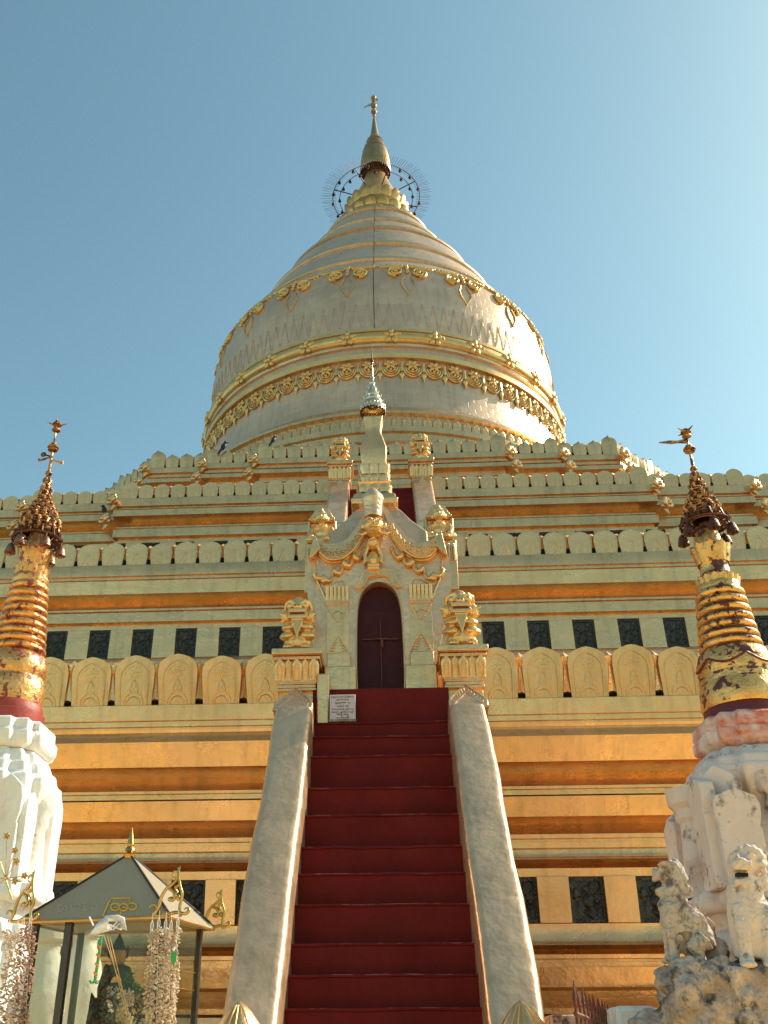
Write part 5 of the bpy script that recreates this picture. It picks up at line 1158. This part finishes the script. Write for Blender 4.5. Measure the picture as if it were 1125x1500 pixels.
# head: skull, muzzle, jaws, mane
def bx_(px, py, w_, h_, d_, dy=0.0, ry=0.0): b.box(q(px, py, dy), (w_*kL, d_*kL, h_*kL), Euler((0, ry, 0)))
b.ell(q(981, 1279), (19*kL, 17*kL, 17*kL)); b.ell(q(986, 1268), (13*kL, 14*kL, 7*kL)); bx_(967, 1283, 17, 13, 20, 0, 0.1); b.ell(q(961, 1277), (6.5*kL, 9*kL, 6*kL)); b.ell(q(960, 1287), (5*kL, 9*kL, 5*kL))
bx_(971, 1304, 18, 8, 15, 0, -0.15); b.ell(q(966, 1307), (7*kL, 8*kL, 6*kL)); b.ell(q(982, 1300), (9*kL, 12*kL, 11*kL))
b.tube([q(961, 1270, -0.05), q(967, 1265, -0.065), q(975, 1266, -0.07), q(981, 1272, -0.07)], 2.6*kL, 6); b.ell(q(969, 1271, -0.06), (4*kL, 3*kL, 3.4*kL))
for k in range(5): b.tube([q(978+3*k, 1263+2*k+(k*k)*0.7, -0.05), q(987+3*k, 1270+5*k, -0.075), q(989+3.2*k, 1284+6*k, -0.07), q(984+3*k, 1292+6.5*k, -0.07)], [3*kL, 4*kL, 3.6*kL, 1.6*kL], 6)
for x, y, r in ((996, 1276, 7), (1002, 1290, 7), (1007, 1303, 6), (988, 1264, 5)): b.ell(q(x, y), (r*kL, 13*kL, r*1.4*kL))
tub([(986, 1290), (986, 1312), (990, 1337), (998, 1367)], [16, 19, 23, 22]); tub([(990, 1325), (1008, 1345), (1024, 1372), (1030, 1392)], [17, 20, 22, 20])
b.ell(q(975, 1328), (11*kL, 16*kL, 13*kL)); b.ell(q(1018, 1352, -0.06), (14*kL, 10*kL, 14*kL))
for dy in (-0.06, 0.06):
    b.tube([q(981, 1325, dy), q(978, 1355, dy), q(983, 1385, dy), q(985, 1404, dy)], [11*kL, 8*kL, 6.5*kL, 7.5*kL], 10); b.ell(q(980, 1406, dy-0.01), (10*kL, 7*kL, 5*kL))
    b.tube([q(1026, 1378, dy*1.4), q(1012, 1392, dy*1.5), q(1022, 1408, dy*1.5), q(1004, 1412, dy*1.6)], [16*kL, 13*kL, 9*kL, 6*kL], 10)
b.tube([q(1036, 1395, 0.02), q(1046, 1375, 0.02), q(1043, 1352, 0.01), q(1034, 1344, 0)], [6*kL, 5*kL, 4.5*kL, 3*kL], 8)
for k in range(10): b.ell(q(988+random.uniform(-9, 10), 1300+random.uniform(0, 45), -0.075), (4*kL, 3*kL, 5*kL), Euler((0, random.uniform(-1, 1), 0)), 8, 6)
sculpt(b, 'body', 'statue', LN1, 0.0095, 1, 0.014, 0.03)
LN2 = thing('stone_lion', (q(1090, 1410).x, YL-0.15, q(1090, 1410).z), 'pale whitewashed lion statue seen nearly head-on on the rock, nearest the right edge', 'lion statue', 'white lion statues below the right stupa')
b = MB(); yb = -0.18
b.ell(q(1078, 1274, yb+0.02), (24*kL, 22*kL, 23*kL)); b.ell(q(1083, 1264, yb+.02), (18*kL, 19*kL, 13*kL)); bx_(1067, 1279, 27, 13, 24, yb-0.08, 0.06); b.ell(q(1065, 1274, yb-0.12), (8*kL, 6*kL, 6*kL)); bx_(1068, 1302, 24, 9, 22, yb-0.065, 0.05); b.ell(q(1080, 1294, yb-0.01), (16*kL, 15*kL, 11*kL)); b.ell(q(1067, 1309, yb-0.05), (13*kL, 11*kL, 5*kL))
for x, y in ((1057, 1268), (1080, 1269)): b.ell(q(x, y, yb-0.085), (5*kL, 4*kL, 4*kL)); b.tube([q(x-7, y-1, yb-0.08), q(x-3, y-6, yb-0.10), q(x+4, y-6, yb-0.10), q(x+8, y-1, yb-0.08)], 2.4*kL, 6)
for k in range(7): a = -0.5+k*0.42; b.tube([q(1080+20*sin(a), 1272-20*cos(a), yb-0.05), q(1081+26*sin(a), 1272-24*cos(a), yb-0.02), q(1082+24*sin(a+0.25), 1272-22*cos(a+0.25), yb+0.04)], [3.5*kL, 4.2*kL, 2*kL], 6)
for k in range(4): b.tube([q(1096+k*1.5, 1272+9*k, yb-0.06), q(1103+k, 1277+9*k, yb-0.05), q(1101+k, 1287+9*k, yb-0.06)], [4*kL, 4.2*kL, 1.8*kL], 6)
tub2 = lambda pts, rs: b.tube([q(x, y, yb+d) for x, y, d in pts], [r*kL for r in rs], 12)
tub2([(1079, 1290, 0), (1078, 1315, 0.0), (1083, 1345, 0.0), (1089, 1380, 0.02), (1093, 1408, 0.02)], [22, 26, 29, 29, 27])
tub2([(1092, 1330, 0.05), (1112, 1360, 0.16), (1126, 1392, 0.22)], [22, 26, 30])
for x0, x1 in ((1068, 1074), (1101, 1106)): tub2([(x0, 1335, -0.06), (x0+2, 1370, -0.09), (x1, 1405, -0.09), (x1, 1416, -0.10)], [13, 11, 9, 11]); b.ell(q(x1-1, 1419, yb-0.14), (12*kL, 11*kL, 5*kL))
b.tube([q(1066+u*9, 1350+v*9, yb-0.165) for u, v in spiral(1, 0.9, 14, 1, 0.5)], 1.6*kL, 5)
sculpt(b, 'body', 'statue_light', LN2, 0.0105, 1, 0.012, 0.03)
b = MB(); bx_(1067, 1292, 15, 4.5, 12, yb-0.098, 0.05); b.build('mouth', 'black', LN2)
# rock pedestal
RK = thing('rock_pedestal', (q(1050, 1450).x, YL, 0), 'craggy blackened stucco rock pedestal carrying the two white lions at bottom right', 'pedestal')
b = MB(); rnd = random.Random(5)
ztop = q(1000, 1412).z
for k in range(70):
    px = rnd.uniform(985, 1150); py = rnd.uniform(1428, 1530); r = rnd.uniform(12, 26)*kL; b.ell(q(px, py, rnd.uniform(-0.22, 0.30)), (r, r, r*rnd.uniform(0.6, 1.5)), None, 9, 7)
b.span((q(985, 1420).x, YL-0.16, q(985, 1422).z-0.25), (q(1180, 1420).x, YL+0.5, q(1000, 1413).z)); b.span((q(1045, 1420).x, YL-0.34, q(985, 1440).z-0.25), (q(1180, 1420).x, YL+0.3, q(1000, 1424).z))
for x in (982, 997, 1012, 1030, 1048): b.tube([q(x, 1410, -0.15), q(x+2, 1440, -0.20), q(x+6, 1470, -0.16), q(x+4, 1520, -0.1)], [11*kL, 12*kL, 6*kL, 8*kL], 8)
b.ell(q(1050, 1395, 0.05), (22*kL, 20*kL, 20*kL)); b.ell(q(1035, 1400, 0.12), (22*kL, 20*kL, 18*kL)); b.ell(q(962, 1505, 0.2), (32*kL, 30*kL, 22*kL))
b.span((q(990, 1500).x, YL-0.2, 0.0), (q(1190, 1500).x, YL+0.6, q(1000, 1490).z))
sculpt(b, 'rock', 'rock', RK, 0.016, 1, 0.07, 0.07)
b = MB(); b.span((q(944, 1472, 0.9).x, YL+0.9, 0), (q(975, 1472, 0.9).x+0.15, YL+1.3, Zr(1473, YL+0.9, 955))); 
tag(b.build('white_block', 'white_clean', bev=0.03), 'low white plaster block just left of the rock pedestal', 'block')
# low stone ledge
b = MB(); b.span((W(806, 1490, 9.6).x, 9.6, 0), (W(1010, 1490, 9.6).x, 10.1, Zr(1486, 9.6, 850)))
tag(b.build('stone_ledge', 'rock', bev=0.03), 'low grey stone ledge behind the rusty fence', 'ledge')
# rusty spiked fence
FN = thing('iron_fence', (1.5, 6.5, 0), 'rusty red iron fence of thin spiked bars running away at bottom right', 'fence')
pa = (840, 1444); A = Vector((W(840, 1444, 5.6).x, 5.6, 0)); zf = Zr(1444, 5.6, 840)
Yb_ = 9.2; Bp = Vector((W(902, 1492, Yb_).x, Yb_, 0))
nb = 15
for k in range(nb):
    p = A+(Bp-A)*(k/(nb-1)); h = zf+random.uniform(-0.01, 0.01); b = MB()
    b.tube([(p.x, p.y, 0), (p.x, p.y, h-0.07)], 0.009, 6); b.cone((p.x, p.y, h-0.07), (p.x+random.uniform(-.01, .01), p.y, h+0.02), 0.014, 0.002, 6); b.build('bar', 'iron', FN)
for hz in (zf-0.13, zf-0.20, 0.35):
    b = MB(); d = (Bp-A).normalized(); b.tube([A+Vector((0, 0, hz))-d*0.05, Bp+Vector((0, 0, hz))+d*0.05], 0.013, 5); b.build('rail', 'iron', FN)

# ================================================================== GLASS SHRINE, LEFT FOREGROUND
YS0 = 4.05; cF = W(239, 1342, YS0)
zE = cF.z; al = radians(13)
ux = Vector((cos(al), -sin(al), 0)); uy = Vector((sin(al), cos(al), 0))   # along the front, into the depth
FR = Vector((cF.x, YS0, zE)); wS, dS = 0.56, 0.36
def shr(u, v, z=0.0): return FR-ux*(wS*(1-u))+uy*(dS*v)+Vector((0, 0, z))   # u 0..1 left to right, v 0..1 front to back
GS = thing('glass_shrine', (shr(.5, .5).x, shr(.5, .5).y, 0), 'glass shrine case with grey pyramid roof and gold scroll corners at bottom left', 'shrine')
apex = shr(0.52, 0.5, 0.278)
b = MB(); o = 0.045
cs = [shr(0, 0)-ux*o-uy*o, shr(1, 0)+ux*o-uy*o, shr(1, 1)+ux*o+uy*o, shr(0, 1)-ux*o+uy*o]
b.add(cs+[apex]+[c+Vector((0, 0, -0.006)) for c in cs], [(0, 1, 4), (1, 2, 4), (2, 3, 4), (3, 0, 4), (5, 6, 7, 8), (0, 1, 6, 5), (1, 2, 7, 6), (2, 3, 8, 7), (3, 0, 5, 8)]); roof = b.build('roof', 'roofmetal', GS, sharp=10)
for c in cs: b = MB(); b.tube([c+Vector((0, 0, 0.004)), apex], 0.0055, 6); b.build('ridge', 'frame', roof)
b = MB()
for i in range(4): b.tube([cs[i]+Vector((0, 0, -0.008)), cs[(i+1) % 4]+Vector((0, 0, -0.008))], 0.0075, 6)
b.build('gutter', 'gilttrim', roof)
b = MB(); b.lathe((apex.x, apex.y, apex.z-0.02), [(0, 0.022), (0.015, 0.026), (0.022, 0.012), (0.03, 0.022), (0.042, 0.02), (0.05, 0.012), (0.058, 0.016), (0.09, 0.009), (0.13, 0.001)], 16); b.build('finial', 'brass', roof)
for i, (u, v) in enumerate(((0.27, 0), (1, 0), (1, 1), (0, 1), (0, 0))):
    b = MB(); c = shr(u, v); b.box((c.x, c.y, zE/2-0.005), (0.022 if i else 0.030, 0.022, zE-0.012), Euler((0, 0, -al))); b.build('post', 'frame', GS)
for (a, c) in (((0, 0), (1, 0)), ((1, 0), (1, 1)), ((0, 1), (1, 1)), ((0, 0), (0, 1))):
    b = MB(); p, r_ = shr(*a), shr(*c); p2 = p+(r_-p)*0.02; r2 = r_-(r_-p)*0.02
    n_ = Vector(((r_-p).y, -(r_-p).x, 0)).normalized()*0.003
    b.prism([Vector((p2.x, p2.y, 0.95)), Vector((r2.x, r2.y, 0.95)), Vector((r2.x, r2.y, zE-0.015)), Vector((p2.x, p2.y, zE-0.015))], n_); b.build('pane', 'glass', GS)
b = MB(); cc = shr(.5, .5); b.box((cc.x, cc.y, 0.45), (wS*1.15, dS*1.2, 0.9), Euler((0, 0, -al))); b.box((cc.x, cc.y, 0.93), (wS*1.22, dS*1.3, 0.05), Euler((0, 0, -al))); b.build('pedestal', 'white', GS, bev=0.01)
for zz in (-0.18, -0.245): b = MB(); b.tube([shr(1.0, 0, zz), shr(1.0, 1, zz)], 0.002, 4); b.build('joint', 'gilttrim', GS)
# gold scroll brackets on the corners
def bracket(c, d, s=1.0, m='brass'):              # c: corner, d: direction in the roof plane that the bracket leans over
    b = MB(); T_ = b.tube; b.tube = lambda p, r, n=6: T_(crv(p, 4), crvr(r, 4), n); d = Vector(d).normalized(); zax = Vector((0, 0, 1))
    def P(u, v): return c+d*(u*s)+zax*(v*s)
    b.tube([P(-0.055, 0.015)]+[P(-0.07+0.018*cos(t), 0.02+0.018*sin(t)) for t in [-1.2+0.5*k for k in range(9)]], [0.006]+[0.0065-0.0004*k for k in range(9)], 6)
    b.tube([P(-0.06, 0.004), P(-0.045, 0.03), P(-0.04, 0.06), P(-0.02, 0.095), P(0.015, 0.12), P(0.028, 0.145), P(0.026, 0.175)], [0.007, 0.007, 0.0065, 0.006, 0.006, 0.005, 0.003], 6)
    b.tube([P(0.05, -0.01), P(0.045, 0.03), P(0.052, 0.07), P(0.038, 0.11), P(0.03, 0.15), P(0.034, 0.18)], [0.007, 0.006, 0.006, 0.006, 0.0045, 0.0015], 6)
    b.tube([P(0.016+0.012*cos(t), 0.15+0.012*sin(t)) for t in [0.3+0.55*k for k in range(9)]], [0.005-0.0003*k for k in range(9)], 6)
    b.tube([P(-0.015, 0.098), P(0.012, 0.085), P(0.02, 0.062), P(0.008, 0.05), P(-0.004, 0.058)], [0.006, 0.007, 0.007, 0.006, 0.003], 6)
    b.tube([P(0.04, 0.11), P(0.02, 0.10), P(0.032, 0.078)], [0.005, 0.007, 0.003], 6); b.ell(P(0.005, 0.056), (0.014, 0.006, 0.010), None, 8, 6); b.ell(P(0.035, 0.060), (0.008, 0.006, 0.012), None, 8, 6)
    b.tube([P(-0.07, 0.0), P(-0.02, -0.004), P(0.03, 0.006), P(0.07, 0.0), P(0.085, 0.012), P(0.075, 0.022), P(0.064, 0.014)], [0.005, 0.008, 0.007, 0.007, 0.006, 0.004, 0.002], 6)
    return b.build('scroll_bracket', m, roof, sharp=80)
bracket(cs[1]+ux*0.0, ux, 0.98); bracket(cs[0], ux*0.8-uy*0.2, 1.05); bracket(cs[2], ux, 0.85)
b3 = bracket(cs[3], ux, 0.9)
# letters on the roof: a framed line of round script and a faded one
e1 = (cs[1]-cs[0]); nrm = e1.cross(apex-cs[0]).normalized()
def onroof(px, py, lift=0.003):
    r = ray(px, py); t = (cs[0]-CAM).dot(nrm)/r.dot(nrm); return CAM+r*t+(nrm*lift if nrm.dot(CAM-cs[0]) > 0 else -nrm*lift)
def glyph(b, px, py, r, gap, th, sx=1.25):        # open ring
    b.tube([onroof(px+r*sx*cos(a), py-r*sin(a)) for a in [gap+0.45+(2*pi-0.9)*k/12 for k in range(13)]], th, 5)
b = MB()
b.tube([onroof(*p) for p in ((189.5, 1322), (191.5, 1316.5), (165, 1316.5), (161, 1320), (151.5, 1342), (156, 1343.5), (176, 1341), (178, 1337))], 0.0033, 6)
glyph(b, 169, 1329.5, 5.2, 0.0, 0.0032); glyph(b, 181, 1330, 5.2, pi, 0.0032); glyph(b, 194, 1328.5, 5.0, pi, 0.0030)
b.tube([onroof(*p) for p in ((174, 1324), (175, 1331), (169, 1330))], 0.0028, 5); b.tube([onroof(*p) for p in ((186, 1324), (187, 1331), (181, 1330))], 0.0028, 5)
b.build('letters', 'yellow', roof, sharp=80)
b = MB()
for px, py, r, g_ in ((89, 1330, 3.6, 0.4), (95, 1331, 2.8, 2.2), (107, 1328, 2.6, 1.0), (114, 1329, 4.2, 3.1), (124, 1325.5, 1.8, 0), (124, 1331, 2.2, 3), (139, 1328.5, 3.8, 2.8)): glyph(b, px, py, r, g_, 0.0011, 1.1)
b.tube([onroof(*p) for p in ((82, 1338), (86, 1335), (92, 1337))], 0.0009, 4)
b.build('faded_letters', 'chalk', roof, sharp=80)

# statue inside
def qi(px, py, v=0.5, d=0.0):
    Yq = shr(0.5, v).y+d; return W(px, py, Yq)
ki = ((qi(172, 1420)-CAM).dot(FW))/FPX
STt = thing('dark_statue', tuple(Vector((qi(172, 1500).x, qi(172, 1500).y, 0.96))), 'dark bronze statue with pointed crown and amber face inside the glass shrine', 'statue')
b = MB()
def c_(px, py, r, dz=0, rot=None, dy=0.0):
    p = qi(px, py)+Vector((0, dy, 0)); b.ell(p, tuple(x*ki for x in r), rot)
b.tube([qi(171, 1440), qi(170, 1480), qi(170, 1560)], [17*ki, 22*ki, 30*ki], 12); c_(171, 1420, (13, 10, 10)); c_(158, 1424, (9, 8, 9)); c_(184, 1424, (9, 8, 9)); b.tube([qi(158, 1426), qi(150, 1448), qi(148, 1475)], [9*ki, 8*ki, 7*ki], 8); b.tube([qi(184, 1426), qi(192, 1450), qi(186, 1478)], [9*ki, 8*ki, 7*ki], 8)
for k in range(6): c_(156+6*k, 1416+(k % 2)*3, (4, 5, 4))
sculpt(b, 'body', 'bronze', STt, 0.005, 1)
b = MB(); p = qi(173, 1401); b.lathe((p.x, p.y, p.z), [(-16*ki, 2*ki), (-14*ki, 6*ki), (-6*ki, 11*ki), (3*ki, 13*ki), (9*ki, 12*ki)], 20); b.build('face', 'amber', STt)
b = MB(); p = qi(174, 1385); b.lathe((p.x, p.y, p.z), [(-7*ki, 13*ki), (-4*ki, 12.5*ki), (-2*ki, 9.5*ki), (5*ki, 6.5*ki), (12*ki, 3*ki), (17*ki, 0.5*ki)], 16, cap=True)
for s in (-1, 1): pp = qi(174+s*12.5, 1392); b.tube([pp+Vector((0, 0, -0.03)), pp+Vector((s*0.004, 0, 0.0)), pp+Vector((s*0.002, 0, 0.018))], [0.004, 0.007, 0.001], 6)
b.build('crown', 'bronze', STt)
# offerings: vases, leaves, white flowers
OV = thing('brown_vase', tuple(Vector((qi(148, 1500, 0.1).x, qi(148, 1500, 0.1).y, 1.3))), 'dark brown vase with two ear-like handles at the foot of the shrine statue', 'vase')
b = MB(); pv = qi(148, 1490, 0.12); b.lathe((pv.x, pv.y, pv.z), [(-0.35, 0.03), (-0.1, 0.045), (-0.02, 0.055), (0.035, 0.05), (0.058, 0.038), (0.066, 0.042), (0.066, 0.03)], 24, cap=True)
b.build('vase_body', 'bronze', OV)
for s in (-1, 1): b = MB(); b.cone((pv.x+s*0.034, pv.y, pv.z+0.04), (pv.x+s*0.048, pv.y, pv.z+0.085), 0.02, 0.002, 8); b.build('handle', 'bronze', OV)
LFm = thing('offering_leaves', tuple(qi(200, 1480, 0.3)), 'green sprigs and dark leaves offered beside the shrine statue', 'leaves')
rnd = random.Random(3)
for grp, (x0, x1, y0, y1, n, m) in enumerate(((182, 196, 1425, 1438, 26, 'leaf'), (196, 206, 1440, 1452, 20, 'leaf'), (185, 210, 1450, 1500, 60, 'bronze'))):
    b = MB()
    for k in range(n):
        p = qi(rnd.uniform(x0, x1), rnd.uniform(y0, y1), 0.3, rnd.uniform(-0.02, 0.02)); L_ = rnd.uniform(0.012, 0.028); a = rnd.uniform(0, 6.3); e = rnd.uniform(-1, 1)
        d = Vector((cos(a)*cos(e), sin(a)*cos(e), sin(e)))*L_; s_ = d.cross(Vector((rnd.random(), rnd.random(), rnd.random()))).normalized()*L_*0.25
        b.add([p-d, p+s_, p+d, p-s_], [(0, 1, 2, 3)])
    b.tube([qi(x0, y0, 0.3), qi((x0+x1)/2, (y0+y1)/2, 0.3), qi(x1, y1, 0.3)], 0.002, 5)
    b.build('leaf_sprig', m, LFm, fix=False)
def flowers(name, lab, cx_, cy_, w_, h_, n, m, v):
    b = MB()
    for k in range(n):
        p = qi(cx_+rnd.uniform(-w_, w_), cy_+rnd.uniform(-h_, h_), v, rnd.uniform(-0.02, 0.02)); r = rnd.uniform(0.006, 0.012)
        for j in range(5): a = j*1.26+rnd.random(); b.ell(p+Vector((r*cos(a), -0.003, r*sin(a))), (r*0.8, r*0.35, r*0.5), Euler((0, -a, 0)), 6, 4)
    return tag(b.build(name, m, sharp=80), lab, 'flowers')
flowers('white_flowers', 'bunch of creamy white flowers lying in front of the shrine statue', 176, 1475, 17, 26, 46, 'jasmine', 0.22)
# strands of jasmine hanging from the corners
def strand(name, px0, py0, px1, py1, v, r, lab, grp, m, sway=0.0, n=None):
    A = W(px0, py0, v); B = W(px1, py1, v); L_ = (A-B).length; n = n or int(L_/0.0019)
    o = thing(name, tuple(A), lab, 'garland', grp); b = MB(); rn = random.Random(int(px0*7+py0))
    for k in range(n):
        t = k/n; p = A+(B-A)*t+Vector((sway*sin(t*5+px0), 0.01*sin(t*7), 0)); a = rn.uniform(0, 2*pi); rr = r*(0.7+0.3*min(1, t*8))*rn.uniform(0.35, 1.15)
        d = Vector((cos(a), sin(a), 0)); e = Vector((cos(a), sin(a), rn.uniform(-0.7, 0.2))).normalized()
        s_ = rn.uniform(0.0026, 0.0046); b.ell(p+d*rr, (s_*rn.uniform(.7, 1.3), s_, s_*rn.uniform(1.6, 2.6)), e.to_track_quat('Z', 'Y').to_euler(), 5, 4)
    b.build('buds', m, o, sharp=90)
    b = MB(); b.tube([A+Vector((0, 0, 0.06)), A, A+(B-A)*0.5, B], 0.0008, 5); b.build('string', 'ribbon', o)
    b = MB(); 
    for s in (-1, 1): b.tube([A+Vector((s*0.004, 0, -0.02)), A+Vector((s*0.005, 0, 0.02)), A+Vector((0.0, 0, 0.035))], 0.0012, 5)
    b.build('ribbon_loop', 'ribbon', o)
    return o
Yg = 3.93
specs = [(222, 1362, 219, 1530, 'creamy jasmine garland at the left end of the bunch under the right shrine corner'), (232, 1358, 228, 1530, 'thick creamy jasmine garland, second from the left in the bunch under the right shrine corner'),
         (242, 1360, 238, 1530, 'thick creamy jasmine garland in the middle of the bunch under the right shrine corner'), (250, 1362, 247, 1535, 'long jasmine garland, fourth in the bunch beside the little green tag')]
for k, (a, y0, c, y1, lab) in enumerate(specs): strand('jasmine_garland', a, y0, c, y1, Yg-0.02*(k % 2), 0.017, lab, 'jasmine garlands on the shrine corners', 'jasmine', 0.004)
strand('jasmine_garland', 260, 1358, 257, 1412, Yg-0.02, 0.010, 'short thin jasmine garland at the right end of the bunch, with yellow petals', 'jasmine garlands on the shrine corners', 'jasmine', 0.003)
strand('jasmine_garland', 258, 1412, 254, 1500, Yg+0.03, 0.009, 'sparse greenish garland hanging lowest at the right end of the bunch', 'jasmine garlands on the shrine corners', 'jasmine', 0.003)
specs = [(12, 1362, 2, 1530, 'jasmine', 'brownish cream garland at the very left edge of the photo'), (24, 1365, 12, 1530, 'jasmine', 'loose cream garland catching sun, second from the left edge'), (33, 1358, 24, 1530, 'jasmine_pink', 'pinkish garland right of the two cream ones at the left edge'),
         (44, 1355, 36, 1530, 'jasmine_pink', 'reddish brown garland nearest the glass at the left shrine corner')]
for k, (a, y0, c, y1, m, lab) in enumerate(specs): strand('jasmine_garland', a, y0, c, y1, 3.86-0.02*(k % 2), 0.017, lab, 'jasmine garlands on the shrine corners', m, 0.006)
b = MB(); p = W(254, 1403, Yg-0.05); b.prism([p+Vector((-0.010, 0, 0.022)), p+Vector((0.010, 0, 0.022)), p+Vector((0.011, 0, -0.01)), p+Vector((0.002, 0, -0.028)), p+Vector((-0.009, 0, -0.008))], (0, 0.002, 0))
tag(b.build('green_tag', 'green'), 'small pale green paper tag hanging among the garlands under the right shrine corner', 'tag')
# wrapped streamer with a striped stick
b = MB(); Yp = 3.80
def qp(px, py, d=0.0): p = W(px, py, Yp); return Vector((p.x, Yp+d, p.z))
WR = thing('paper_streamer', tuple(qp(150, 1355)), 'white plastic wrapper and green stick with orange stripes hanging in front of the shrine', 'streamer')
grid = [[(123, 1366), (140, 1353), (158, 1342), (173, 1340), (181, 1343)], [(126, 1371), (142, 1360), (159, 1350), (175, 1349), (185, 1354)], [(135, 1373), (149, 1368), (162, 1361), (176, 1360), (188, 1364)]]
vs = []; 
for j, rw in enumerate(grid):
    for i, (x, y) in enumerate(rw): vs.append(qp(x, y, 0.02*sin(i*2.1+j*1.7)))
def quad(i, j): return (j*5+i, j*5+i+1, (j+1)*5+i+1, (j+1)*5+i)
b.add(vs, [quad(i, j) for j in range(2) for i in range(4) if not (j == 1 and i == 2)])
w_ = b.build('wrapper', 'paper', WR, sharp=20, fix=False); so_ = w_.modifiers.new('s', 'SOLIDIFY'); so_.thickness = 0.0025
b = MB()
for x0, y0, x1, y1 in ((160, 1363, 172, 1350), (166, 1363, 176, 1352), (159, 1354, 178, 1362)): b.tube([qp(x0, y0, -0.01), qp(x1, y1, 0.0)], 0.0025, 4)
b.build('strips', 'paper', WR)
b = MB(); b.tube([qp(131, 1343), qp(137, 1356)], 0.0035, 5); b.build('paper_tip', 'paper', WR)
b = MB(); b.tube([qp(148.5, 1371), qp(144, 1405), qp(139, 1437)], [0.0055, 0.006, 0.006], 8)
for k in range(9): a = k*0.7; b.tube([qp(138, 1438), qp(138, 1438)+Vector((0.013*cos(a), 0.013*sin(a), -0.006)), qp(138, 1438)+Vector((0.019*cos(a), 0.019*sin(a), 0.004))], 0.0018, 4)
stick = b.build('stick', 'green', WR)
for k in range(4):
    f = 0.25+0.2*k; p = qp(148.5, 1371)*(1-f)+qp(139, 1437)*f; b = MB(); b.tube([p+Vector((-0.0065, -0.004, 0.006)), p+Vector((0.0065, -0.005, -0.006))], 0.0042, 5); b.build('stripe', 'orange', stick)
for i, (x0, y0, x1, y1) in enumerate(((157, 1371, 188, 1500), (152, 1370, 183, 1462), (161, 1373, 192, 1500))):
    b = MB(); b.tube([W(x0, y0, 3.85), W(x1, y1, 3.9)], 0.0016, 5); b.build('straw', 'straw', WR)
# metal flower spray at the left edge
FS = thing('metal_flower_spray', tuple(W(16, 1320, 3.85)), 'thin gold wire spray with small metal blossoms at the left edge of the photo', 'ornament')
b = MB(); Yf_ = 3.85; c = W(8, 1287, Yf_); b.tube([W(18, 1318, Yf_), c, W(0, 1262, Yf_)], 0.003, 5)
tips = [(22, 1246), (24, 1262), (36, 1283), (22, 1291), (-6, 1300), (10, 1225)]
for x, y in tips: b.tube([c, W(x, y, Yf_)], 0.0016, 4)
b.build('stem', 'brass', FS)
for x, y in tips:
    b = MB(); p = W(x, y, Yf_)
    for j in range(5): a = j*1.257; b.ell(p+Vector((0.008*cos(a), 0, 0.008*sin(a))), (0.007, 0.003, 0.005), Euler((0, -a, 0)), 8, 5)
    b.build('blossom', 'brass', FS, sharp=70)

# ================================================================== CROWS
def crow(px, py, Y, s, lab, face=1, rot=0.0):
    p = W(px, py, Y); r = thing('crow', tuple(p), lab, 'crow', 'crows on the terraces'); b = MB()
    f = face
    b.ell(p+Vector((0, 0, 0.16))*s, (0.085*s, 0.08*s, 0.14*s), Euler((0, 0.35*f, 0))); b.ell(p+Vector((0.055*f, 0, 0.31))*s, (0.055*s, 0.05*s, 0.055*s)); b.cone(p+Vector((0.09*f, 0, 0.31))*s, p+Vector((0.19*f, 0, 0.295))*s, 0.022*s, 0.003*s, 6)
    b.tube([p+Vector((-0.03*f, 0, 0.10))*s, p+Vector((-0.12*f, 0, -0.04))*s, p+Vector((-0.17*f, 0, -0.12))*s], [0.05*s, 0.035*s, 0.02*s], 8)
    for q_ in (-0.02, 0.03): b.tube([p+Vector((q_, 0, 0.06))*s, p+Vector((q_, 0, -0.01))*s], 0.01*s, 5)
    b.build('body', 'crow', r, sharp=80)
crow(152, 753, 21.2, 0.75, 'black crow perched on the ledge bud at the left end of the third terrace', -1)
crow(327, 660, 24.85, 0.95, 'black crow on the fourth terrace parapet left of the bell base', 1)
crow(400, 649, 24.7, 0.75, 'black crow upright on a merlon just left of the gate spire', 1)
